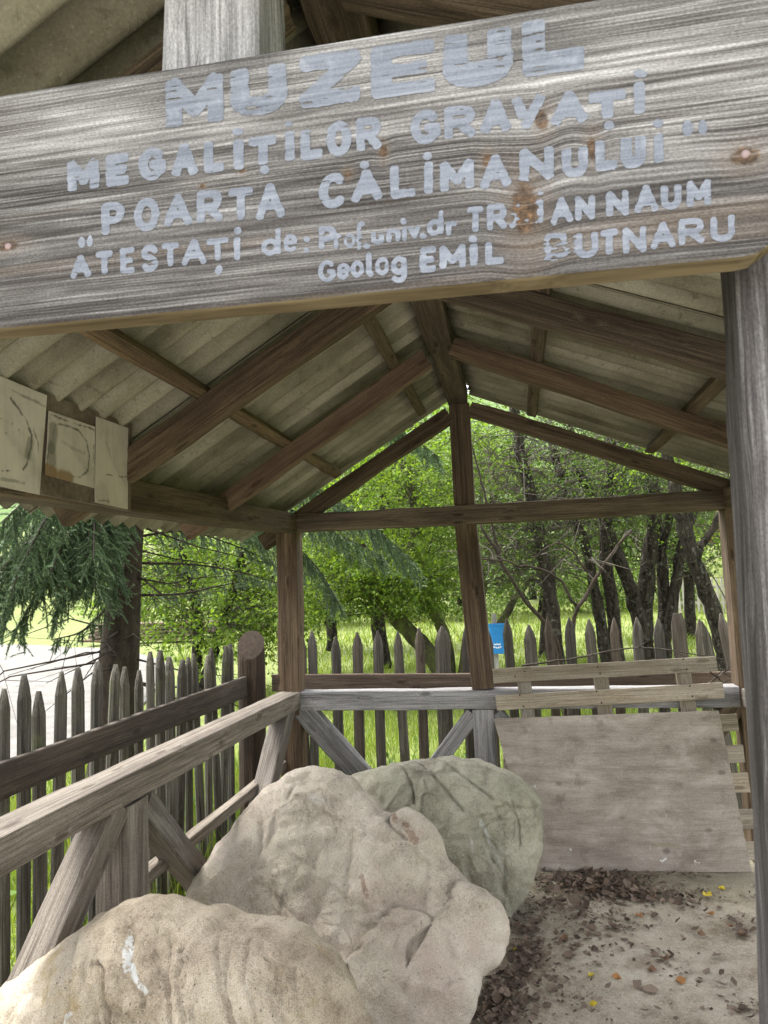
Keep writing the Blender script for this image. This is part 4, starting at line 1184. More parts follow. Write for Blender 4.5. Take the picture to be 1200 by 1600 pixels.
paper('map_sheet', [(-70, 560), (72, 618), (60, 773), (-70, 745)], [
    ([(15, 622), (38, 655), (48, 680), (47, 700), (40, 725), (34, 733)], .004, .6), ([(40, 725), (58, 712), (57, 690), (50, 672)], .003, .5),
    ([(34, 732), (0, 737)], .003, .7), ([(0, 655), (12, 660), (14, 672), (4, 680)], .003, .6), ([(18, 662), (20, 670)], .004, .6), ([(25, 668), (28, 672)], .004, .6), ([(12, 608), (68, 634)], .004, .35), ([(0, 748), (36, 755)], .005, .35), ([(0, 757), (58, 768)], .0025, .7), ([(46, 690), (42, 712)], .012, .35)], (.50, .455, .42))
paper('map_sheet', [(75, 642), (147, 667), (146, 763), (69, 742)], [
    ([(77, 648), (145, 672), (144, 753)], .003, .6), ([(77, 648), (72, 735)], .003, .5), ([(80, 690), (84, 664), (98, 663), (120, 672), (134, 690), (138, 712), (136, 735), (124, 746), (112, 744)], .004, .55), ([(82, 668), (79, 700), (80, 722)], .016, .4), ([(95, 690), (110, 700), (130, 708)], .006, .18)], (.44, .395, .36),
    stains=[([(68, 735), (82, 740)], .028, (.20, .12, .06), .9), ([(95, 745), (106, 748)], .026, (.22, .14, .075), .9)])
paper('map_sheet', [(149, 651), (199, 669), (198, 796), (147, 785)], [([(155, 741), (197, 746)], .003, .5), ([(150, 780), (168, 784)], .004, .4), ([(165, 690), (172, 720)], .004, .2)], (.43, .39, .34))

# ------------------------------------------------------------------ fences of pointed pickets
def picket(parent, x, y, z0, z1, w, d, mat, seed, leanx=0.0, leany=0.0, face=(0, -1, 0), blunt=False, label=None):
    rng = random.Random(seed)
    V, F = [], []
    n = 8; L = z1 - z0
    lv = [0, .15, .3, .45, .6, .75, .86]
    tip = min(.11, w * 1.9) / L
    lv = [t * (1 - tip) / .86 for t in lv] + [1 - tip * .55, 1 - tip * .12]
    ox = rng.uniform(0, 90)
    for i, t in enumerate(lv):
        sc = 1.0 if i < 7 else ((.66 if i == 7 else .14) if not blunt else (.9 if i == 7 else .62))
        for k in range(n):
            a = 2 * math.pi * (k + .5) / n
            ca, sa = math.cos(a), math.sin(a)
            rr = 1 + .12 * mnoise.noise((t * 5 + ox, ca * 1.5, sa * 1.5))
            V.append(((t - .5) * L, w / 2 * ca * sc * rr * 1.06 + .004 * mnoise.noise((t * 3 + ox, 0, 5)), d / 2 * sa * (sc * .6 + .4) * rr * 1.06 + .004 * mnoise.noise((t * 3 + ox, 7, 5))))
    for i in range(len(lv) - 1):
        for k in range(n): F.append((i * n + k, i * n + (k + 1) % n, (i + 1) * n + (k + 1) % n, (i + 1) * n + k))
    F.append(tuple(reversed(range(n)))); b = (len(lv) - 1) * n; F.append(tuple(range(b, b + n)))
    o = link('picket', mesh('picket', V, F), mat, parent)
    X = Vector((leanx, leany, 1)).normalized(); Z = v3(face); Y = Z.cross(X).normalized(); Z = X.cross(Y)
    o.rotation_mode = 'QUATERNION'; o.rotation_quaternion = Matrix((X, Y, Z)).transposed().to_quaternion()
    o.location = Vector((x, y, (z0 + z1) / 2)) - parent_loc(parent)
    if label: o['label'] = label
    return o

FL = empty('picket_fence', (-1.85, 2.5, -.15), 'left picket fence with a dark rail, running beside the spruce towards the camera', 'fence')
def flx(y): return -1.772 - .052 * (4.6 - y)
rg = random.Random(11)
B('fence_rail', (flx(.3), .3, .79), (flx(4.55), 4.55, .868), .03, .132, W_FENCE, parent=FL, rough=.004)
y = .35
k = 0
while y < 4.5:
    z1 = 1.165 + rg.uniform(-.045, .045)
    if 1.9 < y < 2.4: z1 -= .05
    x = flx(y) - .045
    picket(FL, x, y, -.16 + rg.uniform(-.02, .01), z1, rg.uniform(.042, .068), rg.uniform(.034, .05), W_PICKET, 100 + k, rg.uniform(-.03, .03), rg.uniform(-.04, .035), (1, 0, 0))
    y += rg.uniform(.088, .128); k += 1
def log_post():
    V, F = [], []
    n = 20; c = (-1.765, 4.62); r = .088
    zs = np.linspace(-.2, 1.035, 16)
    for z in zs:
        for k in range(n):
            a = 2 * math.pi * k / n
            rr = r * (1 + .05 * mnoise.noise((math.cos(a) * 1.6, math.sin(a) * 1.6, z * 2.5)) + .04 * mnoise.noise((math.cos(a) * 5, math.sin(a) * 5, z * 1.2)))
            V.append((rr * math.cos(a), rr * math.sin(a), z))
    top = len(zs) * n
    for k in range(n):                      # sloping saw cut facing the shelter
        a = 2 * math.pi * k / n
        x, y = r * 1.0 * math.cos(a), r * 1.0 * math.sin(a)
        V.append((x, y, 1.13 + (y * .95 - x * .25) * 1.0))
    for i in range(len(zs)):
        for k in range(n): F.append((i * n + k, i * n + (k + 1) % n, (i + 1) * n + (k + 1) % n, (i + 1) * n + k))
    ctr = len(V); V.append((0, 0, 1.137))
    nb = len(F)
    for k in range(n): F.append((top + k, top + (k + 1) % n, ctr))
    V = [(v[2], v[0], v[1]) for v in V]      # local X runs along the log
    me = mesh('log_post', V, F)
    o = link('log_post', me, [W_LOG, W_CUT], FL)
    for p in list(me.polygons)[nb:]: p.material_index = 1
    o.rotation_mode = 'QUATERNION'; o.rotation_quaternion = Matrix(((0, 1, 0), (0, 0, 1), (1, 0, 0))).to_quaternion()
    o.location = Vector((c[0], c[1], 0)) - parent_loc(FL)
log_post()

FB = empty('picket_fence', (0, 4.8, -.15), 'back picket fence of pointed grey stakes on a bare brown board behind the shelter', 'fence')
B('fence_rail', (-1.66, 4.735, .862), (.9, 4.735, .846), .03, .112, W_REAR, parent=FB, rough=.004)
B('fence_rail', (.902, 4.735, .846), (3.2, 4.735, .83), .03, .112, W_REAR, parent=FB, rough=.004)
px_ = [472, 487, 525, 557, 590, 625, 656, 690, 727, 765, 798, 831, 862, 892, 927, 962, 998, 1030, 1063, 1097, 1120, 1152, 1186, 1220, 1256, 1292, 1330, 1368]
for k, p in enumerate(px_):
    pt = at(np.array(float(p)), np.array(1000.0), 4.775)
    top = 1.20 + rg.uniform(-.03, .03) + (.045 if p > 780 else 0)
    w = {690: .10, 557: .07, 831: .078, 1063: .085}.get(p, rg.uniform(.055, .068))
    picket(FB, float(pt[0]), 4.775, -.16, top, w, .03, W_PICKET if k % 3 else W_FENCE, 300 + k, rg.uniform(-.02, .02) - (.01 if p < 1110 else .12), rg.uniform(-.01, .01), blunt=(p == 1063))

# ------------------------------------------------------------------ trees
class Cloud:
    """leaves as folded quads"""
    def __init__(s): s.p = []; s.d = []; s.L = []
    def mesh(s, name, rs, wide=.55, fold=.25, drop=.35):
        P = np.array(s.p); D = np.array(s.d); L = np.array(s.L)[:, None]
        n = len(P)
        D = D + rs.normal(0, .45, (n, 3)); D[:, 2] -= drop; D /= np.linalg.norm(D, axis=1)[:, None]
        up = rs.normal(0, .55, (n, 3)) + np.array([0, 0, 1.0])
        S = np.cross(D, up); S /= np.linalg.norm(S, axis=1)[:, None] + 1e-9
        N = np.cross(S, D)
        m = P + D * L * .45
        Q = np.stack([P, m + S * L * wide * .5 + N * L * fold * .4, P + D * L, m - S * L * wide * .5 + N * L * fold * .4], 1)
        return quads_mesh(name, Q)

def leaf_cluster(cl, rs, c, r, n, size, flat=.75):
    k = max(2, n // 9)
    for _ in range(k):
        a = rs.normal(0, 1, 3); a /= np.linalg.norm(a); a[2] *= flat
        q0 = c + rs.normal(0, .35, 3) * r
        for t in np.linspace(.1, 1, 9):
            p = q0 + a * r * t + rs.normal(0, .06, 3) * r
            dd = a + rs.normal(0, .6, 3)
            cl.p.append(p); cl.d.append(dd); cl.L.append(size * rs.uniform(.65, 1.25))

def tree(name, label, stems, clouds, seed, leaf=L_MID, bark=M_BARK, leaf_size=.055, per=70, cr=.38, twig_r=.009, bare=0, group='trees beyond the fence', cat='tree', wob=.25, extra_up=True, spread=None):
    """stems: [(pixel polyline, distance, pixel radius from, to)] ; clouds: [(px, py, D, rx, ry, rz, clusters)]"""
    rs = np.random.RandomState(seed)
    base = atd(np.array(float(stems[0][0][0][0])), np.array(float(stems[0][0][0][1])), stems[0][1])
    base[2] = hterr(base[0], base[1])
    root = empty(name, base, label, cat, group)
    V, F = [], []
    nodes = []
    for (poly, D, r0, r1) in stems:
        A = np.array(poly, float)
        Ds = np.array([D] * len(A)) if not hasattr(D, '__len__') else np.array(D)
        P = np.stack([atd(np.array(a[0]), np.array(a[1]), d) for a, d in zip(A, Ds)])
        if poly is stems[0][0] or abs(P[0, 2] - base[2]) < .6: P[0, 2] = min(P[0, 2], hterr(P[0, 0], P[0, 1]) - .08)
        P = crom(P, max(8, len(P) * 5))
        n = len(P)
        jit = np.array([[mnoise.noise((i * .5, seed, k * 9)) for k in range(3)] for i in range(n)]) * .035
        jit[0] = 0; P = P + jit
        dm = float(np.mean(Ds))
        R_ = np.linspace(r0, r1, n) * dm / FPX
        R_[0] *= 1.3
        tube(V, F, P - base, R_, 9, wob=wob, seed=seed)
        nodes += [(P[i], R_[i]) for i in range(n // 3, n)]
    NP = np.array([q[0] for q in nodes])
    cl = Cloud()
    TV, TF = [], []
    for (px, py, D, rx, ry, rz, m) in clouds:
        c0 = atd(np.array(float(px)), np.array(float(py)), D)
        for _ in range(m):
            u = rs.normal(0, 1, 3); u /= np.linalg.norm(u); u *= rs.uniform(.25, 1) ** .45
            c = c0 + u * np.array([rx, ry, rz])
            d2 = np.linalg.norm(NP - c, axis=1) + rs.uniform(0, .5, len(NP)); i = int(np.argmin(d2 + np.maximum(0, NP[:, 2] - c[2]) * 1.0))
            s = NP[i]; L = np.linalg.norm(c - s)
            mid = (s + c) / 2 + rs.normal(0, .12, 3) * L + np.array([0, 0, .1 * L])
            pts = crom(np.array([s, mid, c]), 6)
            r0 = min(nodes[i][1] * .5, twig_r * (.7 + .5 * L))
            tube(TV, TF, pts - base, np.linspace(r0, .0035, 6), 5, wob=0)
            isbare = rs.rand() < bare
            for _k in range(4 if isbare else 2):
                e = c + rs.normal(0, 1, 3) * cr * .9; q = (c + e) / 2 + rs.normal(0, .08, 3)
                st = pts[rs.randint(3, 6)]
                tube(TV, TF, np.array([st, (st + e) / 2 + rs.normal(0, .06, 3), e]) - base, [.0045, .0032, .002], 4)
            if not isbare: leaf_cluster(cl, rs, c, cr, per, leaf_size)
            elif per: leaf_cluster(cl, rs, c, cr * 1.2, max(9, per // 6), leaf_size)
    link('trunk', mesh('trunk', V, F, True), bark, root)
    if TV: link('branches', mesh('branches', TV, TF, True), M_TWIG if bark is not M_MOSSBARK else M_MOSSBARK, root)
    if cl.p:
        cl.p = [p - base for p in cl.p]
        link('crown', cl.mesh('crown', rs), leaf, root)
    return root

tree('broadleaf_tree', 'mossy dark tree forking low just left of the ridge post', [
    ([(716, 1092), (668, 1018), (615, 962), (582, 925), (540, 850), (520, 760)], 10.2, 17, 6),
    ([(722, 1095), (734, 1010), (748, 935), (768, 860), (775, 740)], 10.2, 15, 6),
    ([(708, 1095), (692, 985), (645, 905), (648, 800), (620, 680)], 10.3, 11, 4),
    ([(735, 1095), (755, 1030), (790, 960), (830, 900)], 10.1, 10, 4)],
    [(610, 800, 10, 1.4, .9, 1.3, 105), (690, 760, 10.4, 1.0, .8, 1.2, 66), (540, 900, 10, .8, .7, .45, 40), (600, 915, 9.6, .9, .6, .28, 34), (490, 935, 10.4, .5, .5, .3, 16), (665, 900, 9.8, .4, .5, .3, 14)], 21, L_BRIGHT, M_MOSSBARK, .066, 80, .36)
tree('broadleaf_tree', 'slender grey tree rising straight to the right of the ridge post', [
    ([(878, 1085), (868, 1000), (856, 900), (836, 800), (812, 700), (795, 560)], 8.4, 12, 7)],
    [(840, 740, 8.4, .9, .7, .8, 60), (800, 850, 8.6, .6, .6, .5, 40), (810, 900, 9.0, .5, .5, .25, 20), (770, 780, 8.8, .5, .4, .5, 24)], 22, L_MID, M_BARK, .045, 60, .34, bare=.55)
tree('broadleaf_tree', 'pair of thin lichen covered trunks between the slender tree and the many stemmed tree', [
    ([(957, 1085), (936, 960), (914, 850), (886, 790), (862, 690)], 9.6, 10, 6),
    ([(972, 1085), (957, 950), (945, 850), (955, 750), (950, 640)], 9.7, 12, 7)],
    [(910, 740, 9.6, 1.0, .8, .8, 62), (880, 860, 9.8, .6, .6, .4, 24)], 23, L_MID, M_BARK, .05, 55, .36, bare=.6)
tree('broadleaf_tree', 'many stemmed gnarled tree with lichened bark spreading from one base', [
    ([(1012, 1088), (1006, 990), (1010, 900), (1022, 800), (1008, 680)], 10.0, 16, 9),
    ([(1006, 1005), (988, 930), (962, 862), (938, 800), (900, 730)], 9.9, 12, 7),
    ([(1020, 1030), (1038, 950), (1034, 850), (1062, 760)], 10.1, 12, 6),
    ([(1024, 1040), (1054, 930), (1066, 850), (1100, 760)], 10.0, 11, 6)],
    [(1010, 720, 10, 1.2, .9, .8, 76), (1050, 850, 10.4, .6, .6, .4, 16)], 24, L_MID, M_BARK, .05, 55, .36, bare=.55)
tree('broadleaf_tree', 'dark leaning tree at the right end of the opening beside the door post', [
    ([(1145, 1105), (1130, 1010), (1106, 930), (1080, 860), (1062, 800), (1040, 690)], 8.1, 15, 9),
    ([(1155, 1100), (1146, 970), (1168, 860), (1180, 700)], 8.3, 12, 8),
    ([(1086, 872), (1106, 838), (1128, 796), (1150, 740)], 8.1, 6, 4)],
    [(1080, 700, 8.1, .9, .7, .5, 26), (1120, 860, 8.8, .4, .5, .3, 6)], 25, L_BRIGHT, M_BARK, .055, 50, .34, bare=.4)
tree('bare_shrub', 'thin dark shrub of bare arching stems just behind the back fence', [
    ([(884, 1100), (872, 1012), (818, 935), (774, 862), (748, 812)], 6.6, 5, 2),
    ([(886, 1100), (892, 1000), (906, 950), (950, 872), (988, 828)], 6.5, 5.5, 2),
    ([(902, 956), (868, 900), (800, 880), (752, 872)], 6.5, 2.6, 1.2),
    ([(925, 905), (880, 850), (830, 870)], 6.6, 2, 1),
    ([(780, 872), (760, 780), (735, 690)], 6.7, 2.4, 1.2)],
    [(800, 860, 6.7, .4, .3, .3, 6), (930, 860, 6.7, .4, .3, .3, 6)], 26, L_MID, M_SPRUCEBARK, .035, 18, .22, bare=.5, cat='shrub', group=None, wob=.1)
tree('broadleaf_tree', 'bright leafy hazel standing beyond the left fence and the spruce trunk', [
    ([(300, 1075), (310, 980), (290, 880), (250, 780)], 11.5, 9, 4), ([(312, 1075), (350, 970), (380, 860), (400, 740)], 11.5, 9, 4)],
    [(330, 880, 11.2, 1.5, 1.0, 1.15, 110), (420, 930, 11.6, .9, .8, .6, 44), (240, 860, 11.8, 1.0, .8, .9, 54), (330, 985, 10.6, 1.0, .6, .35, 34), (420, 985, 10.8, .5, .5, .35, 16)], 27, L_BRIGHT, M_BARK, .075, 62, .40)
tree('broadleaf_tree', 'tall leafy tree filling the gable behind the mossy tree', [
    ([(600, 1045), (590, 950), (600, 820), (610, 640), (600, 480)], 13.5, 12, 6)],
    [(560, 800, 13.5, 2.0, 1.2, 1.7, 130), (690, 700, 13.5, 1.8, 1.2, 1.6, 110)], 28, L_BRIGHT, M_BARK, .085, 64, .46)
tree('broadleaf_tree', 'leafy tree behind the grey trunks on the right of the gable', [
    ([(850, 1020), (860, 900), (880, 760), (900, 600)], 14, 10, 5)],
    [(860, 760, 14, 2.2, 1.2, 1.4, 150), (1010, 740, 14.5, 1.8, 1.2, 1.1, 90), (800, 880, 14, 1.2, .8, .55, 40)], 29, L_MID, M_BARK, .085, 62, .46)

tree('broadleaf_tree', 'dense dark leafy tree behind the many stemmed tree and the door post', [
    ([(1080, 1010), (1075, 900), (1060, 760), (1050, 600)], 17, 9, 5)],
    [(1050, 800, 17, 2.6, 1.4, 1.5, 110), (930, 830, 17.5, 1.6, 1.2, 1.1, 60)], 41, L_MID, M_BARK, .11, 58, .55)
tree('broadleaf_tree', 'dense leafy tree behind the corner post and the mossy tree', [
    ([(520, 1005), (515, 900), (520, 760), (530, 600)], 17, 9, 5)],
    [(520, 830, 17, 2.6, 1.4, 1.5, 110), (650, 850, 17.5, 1.6, 1.2, 1.0, 60)], 42, L_MID, M_BARK, .11, 58, .55)

# far trees
far = [(-13, 30, 3.6, 'leftmost far tree, small and round, beyond the white road'), (-9.2, 33, 4.2, 'far tree beyond the white road, behind the spruce trunk'), (-6.0, 31, 4.0, 'far pale tree seen through the hazel left of the corner post'),
       (-2.6, 33, 4.6, 'far tree behind the corner post of the shelter'), (.6, 34, 4.4, 'far tree behind the ridge post'), (3.6, 32, 4.3, 'far tree behind the blue bin and slender tree'),
       (6.6, 33, 4.4, 'far tree left of the white house'), (9.8, 36, 4.8, 'far tree behind the white house'), (13.2, 33, 4.2, 'rightmost far tree, beyond the white house')]
for i, (x, y, h, lab) in enumerate(far):
    rs = np.random.RandomState(500 + i)
    b = np.array([x, y, hterr(x, y)])
    root = empty('broadleaf_tree', b, lab, 'tree', 'far trees at the edge of the meadow')
    V, F = [], []
    tube(V, F, [(0, 0, -.2), (.1, 0, h * .5), (.0, .1, h * 1.1)], [.2, .15, .06], 8, wob=.2)
    for k in range(10):
        a = rs.uniform(0, 6.28); z = h * rs.uniform(.4, .95); tube(V, F, [(.05, 0, z), (math.cos(a) * 1.0, math.sin(a) * 1.0, z + .5), (math.cos(a) * 1.9, math.sin(a) * 1.9, z + .8)], [.06, .04, .015], 5)
    link('trunk', mesh('trunk', V, F, True), M_BARK, root)
    cl = Cloud()
    for k in range(120):
        u = rs.normal(0, 1, 3); u /= np.linalg.norm(u); u *= rs.uniform(.3, 1) ** .4
        leaf_cluster(cl, rs, np.array([0, 0, h * .95]) + u * np.array([2.5, 2.2, h * .72]) * (.85 + .3 * mnoise.noise((u[0] * 2, u[1] * 2, i * 5.))), .62, 54, .17)
    link('crown', cl.mesh('crown', rs), L_FAR, root)

# a ragged row of shrubs closes the far side of the meadow
for i, (x, y, r, h, lab) in enumerate([(-9.5, 25.5, 1.7, 2.3, 'far bush beyond the plank stack'), (-6.6, 24.5, 1.9, 2.6, 'far bush left of the corner post, right of the plank stack'), (-4.0, 25.5, 1.7, 2.2, 'far bush just right of the corner post'), (-1.7, 24.5, 1.8, 2.6, 'far bush behind the mossy tree'),
        (.6, 26, 1.8, 2.4, 'far bush behind the blue bin'), (2.9, 26.5, 1.6, 1.9, 'low far bush between the slender tree and the paired trunks'), (5.2, 27.5, 1.7, 2.2, 'far bush behind the many stemmed tree'), (-14.5, 25.5, 2.0, 2.6, 'leftmost far bush beyond the white road, under the spruce boughs'), (-12.2, 26, 1.8, 2.4, 'far bush just left of the plank stack')]):
    rs = np.random.RandomState(900 + i); b = np.array([x, y, hterr(x, y)])
    root = empty('bush', b, lab, 'bush', 'bushes on the far side of the meadow')
    V, F = [], []
    cl = Cloud()
    for k in range(12):
        a = rs.uniform(0, 6.28); tube(V, F, [(0, 0, -.1), (math.cos(a) * r * .4, math.sin(a) * r * .4, h * .4), (math.cos(a) * r * .7, math.sin(a) * r * .7, h * .8)], [.04, .025, .01], 5)
    for k in range(70):
        u = rs.normal(0, 1, 3); u /= np.linalg.norm(u); u *= rs.uniform(.3, 1) ** .4
        leaf_cluster(cl, rs, np.array([0, 0, h * .5]) + u * np.array([r, r * .8, h * .5]), .42, 54, .13)
    link('stems', mesh('stems', V, F, True), M_BARK, root)
    link('crown', cl.mesh('crown', rs), L_FAR, root)

# spruce
def spruce():
    rs = np.random.RandomState(77)
    b = atd(np.array(181.), np.array(1130.), 6.0); b[2] = hterr(b[0], b[1])
    root = empty('spruce_tree', b, 'dark spruce with drooping boughs behind the left picket fence', 'tree')
    V, F = [], []
    t0 = atd(np.array(181.), np.array(1110.), 6.0); t1 = atd(np.array(199.), np.array(830.), 6.0)
    ax = (t1 - t0) / (t1[2] - t0[2])
    zs = np.array([-.35, -.1, .2, .6, 1.0, 1.5, 2.0, 2.8, 3.8, 5, 7, 9])
    pts = [t0 + ax * (z - t0[2]) * (1 if z < 3 else 3 / z * 1.0) - b if z < 3 else np.array([*(t0 + ax * (3 - t0[2]))[:2], z]) - b for z in zs]
    R_ = [.27, .225, .19, .172, .158, .138, .124, .115, .10, .085, .055, .02]
    tube(V, F, pts, R_, 14, wob=.16, seed=3)
    link('trunk', mesh('trunk', V, F, True), M_SPRUCEBARK, root)
    boughs = [  # pixel polyline with distances, hanging twig length, density
        ([(190, 795, 5.9), (120, 800, 5.2), (40, 850, 4.8), (-30, 930, 4.5)], .42, 1.0),
        ([(192, 800, 5.9), (150, 850, 5.3), (80, 900, 4.9), (30, 975, 4.7)], .40, 1.1),
        ([(185, 870, 5.9), (110, 880, 5.6), (40, 900, 5.3), (-40, 960, 5.1)], .36, 1.0),
        ([(190, 760, 5.9), (165, 800, 5.4), (172, 870, 5.2), (185, 905, 5.1)], .30, 1.0),
        ([(180, 830, 5.9), (90, 835, 6.2), (0, 870, 6.4), (-60, 900, 6.5)], .35, .9),
        ([(175, 940, 5.9), (130, 985, 5.6), (80, 1000, 5.4)], .22, .5),
        ([(205, 880, 6.0), (300, 882, 6.1), (380, 895, 6.2), (445, 915, 6.3)], .16, .45),
        ([(208, 930, 6.0), (280, 928, 6.1), (350, 914, 6.3), (400, 905, 6.4)], .14, .35),
        ([(205, 840, 6.0), (290, 830, 6.2), (360, 850, 6.5), (430, 880, 6.7)], .20, .5),
        ([(205, 560, 6.0), (420, 715, 6.2), (560, 805, 6.2), (650, 880, 6.1)], .42, 1.1),
        ([(205, 600, 6.0), (400, 760, 6.4), (520, 830, 6.5), (600, 870, 6.4)], .38, 1.0),
        ([(205, 480, 6.0), (480, 610, 6.2), (620, 670, 6.2), (688, 715, 6.1)], .34, 1.0),
        ([(205, 650, 6.0), (400, 800, 6.2), (490, 880, 6.2), (530, 945, 6.1)], .34, .9),
        ([(205, 700, 6.0), (330, 790, 6.0), (420, 830, 5.9), (480, 900, 5.8)], .26, .7),
        ([(195, 600, 6.0), (100, 720, 5.0), (20, 800, 4.6), (-60, 870, 4.4)], .45, 1.0),
        ([(195, 740, 6.0), (130, 790, 5.6), (60, 830, 5.3), (-10, 880, 5.1)], .40, 1.0),
        ([(195, 760, 6.0), (160, 820, 5.2), (110, 900, 4.8), (85, 960, 4.7)], .36, 1.0),
        ([(195, 700, 6.0), (110, 760, 4.9), (50, 850, 4.5), (0, 970, 4.35)], .38, 1.0),
        ([(205, 620, 6.0), (300, 760, 6.4), (400, 840, 6.6), (440, 880, 6.6)], .30, .8),
    ]
    for k in range(16):
        x1, y1 = rs.uniform(-60, 190), rs.uniform(830, 985); dd = rs.uniform(4.4, 5.6)
        boughs.append(([(195, 690 + 6 * k, 6.0), (150 + .25 * (x1 - 150), 760 + .3 * (y1 - 800), 5.6), (150 + .65 * (x1 - 150), 780 + .6 * (y1 - 800), .5 * (5.6 + dd)), (x1, y1, dd)], .36, .75))
    BV, BF, T = [], [], []
    def needles(p0, p1, n, L, sag):
        t = np.linspace(.02, 1, n)[:, None]
        ctl = (p0 + p1) / 2 + np.array([0, 0, sag])
        P = (1 - t) ** 2 * p0 + 2 * t * (1 - t) * ctl + t ** 2 * p1
        ax_ = 2 * (1 - t) * (ctl - p0) + 2 * t * (p1 - ctl); ax_ /= np.linalg.norm(ax_, axis=1)[:, None]
        r = rs.normal(0, 1, (n, 3)); r -= (r * ax_).sum(1)[:, None] * ax_; r /= np.linalg.norm(r, axis=1)[:, None]
        d = r * .75 + ax_ * .75; d /= np.linalg.norm(d, axis=1)[:, None]
        s = np.cross(d, ax_); s /= np.linalg.norm(s, axis=1)[:, None]
        ll = L * rs.uniform(.7, 1.15, (n, 1))
        T.append(np.stack([P - s * .0034, P + s * .0034, P + d * ll], 1))
        return P
    for (poly, hang, den) in boughs:
        P = np.stack([atd(np.array(float(q[0])), np.array(float(q[1])), q[2]) for q in poly])
        P = crom(P, 26)
        tube(BV, BF, P - b, np.linspace(.014, .003, 26), 6, wob=.1)
        L = np.linalg.norm(np.diff(P, axis=0), axis=1).sum()
        nt = int(L / .013 * den)
        for k in range(nt):
            u = rs.uniform(.12, 1)
            i = min(24, int(u * 25)); p = P[i] + (P[i + 1] - P[i]) * rs.rand(); ax_ = P[i + 1] - P[i]; ax_ /= np.linalg.norm(ax_)
            side = np.cross(ax_, [0, 0, 1]); side /= np.linalg.norm(side) + 1e-9
            ln = hang * rs.uniform(.4, 1.15) * (1.1 - .5 * u)
            dirv = side * rs.choice([-1, 1]) * rs.uniform(.15, .75) + ax_ * rs.uniform(.2, .6) + np.array([0, 0, -rs.uniform(.45, 1.1)])
            dirv /= np.linalg.norm(dirv)
            e = p + dirv * ln
            n = max(14, int(ln / .0022))
            Q = needles(p, e, n, .022, .12 * ln)
            if ln > .1: tube(BV, BF, np.stack([p, (p + e) / 2 + np.array([0, 0, .06 * ln]), e]) - b, [.003, .0022, .0014], 3, cap=False)
            for _ in range(3):
                j = rs.randint(len(Q) // 4, len(Q)); q = Q[j]; d2 = dirv + rs.normal(0, .55, 3); d2 /= np.linalg.norm(d2); l2 = ln * rs.uniform(.2, .42)
                needles(q, q + d2 * l2, max(8, int(l2 / .0024)), .016, .05 * l2)
    # plain dead twigs low on the trunk
    for k in range(46):
        z = rs.uniform(.7, 3.2); a = rs.uniform(0, 6.28); l = rs.uniform(.4, 1.7)
        p = t0 + ax * (z - t0[2]); d = np.array([math.cos(a), math.sin(a), rs.uniform(-.35, .15)])
        m_ = p + d * l * .5 + rs.normal(0, .06, 3); e = p + d * l + np.array([0, 0, -.1 * l])
        tube(BV, BF, np.stack([p, m_, e]) - b, [.010, .006, .002], 5)
        for _ in range(3):
            w = m_ + (e - m_) * rs.rand(); tube(BV, BF, np.stack([w, w + rs.normal(0, .22, 3)]) - b, [.003, .0012], 4)
    link('branches', mesh('branches', BV, BF, True), M_SPRUCEBARK, root)
    # upper boughs, above the roof
    for k in range(26):
        z = rs.uniform(3.4, 8.2); a = rs.uniform(0, 6.28); l = (9.4 - z) * .36
        p = np.array([pts[9][0] + b[0], pts[9][1] + b[1], z]); e = p + np.array([math.cos(a) * l, math.sin(a) * l, -.25 * l])
        for j in range(int(l * 16)):
            q = p + (e - p) * rs.uniform(.15, 1); needles(q, q + rs.normal(0, .16, 3) + np.array([0, 0, -.22]), 36, .022, .02)
    T_ = np.concatenate(T) - b
    link('needles', tris_mesh('needles', T_), L_NEEDLE, root)
spruce()

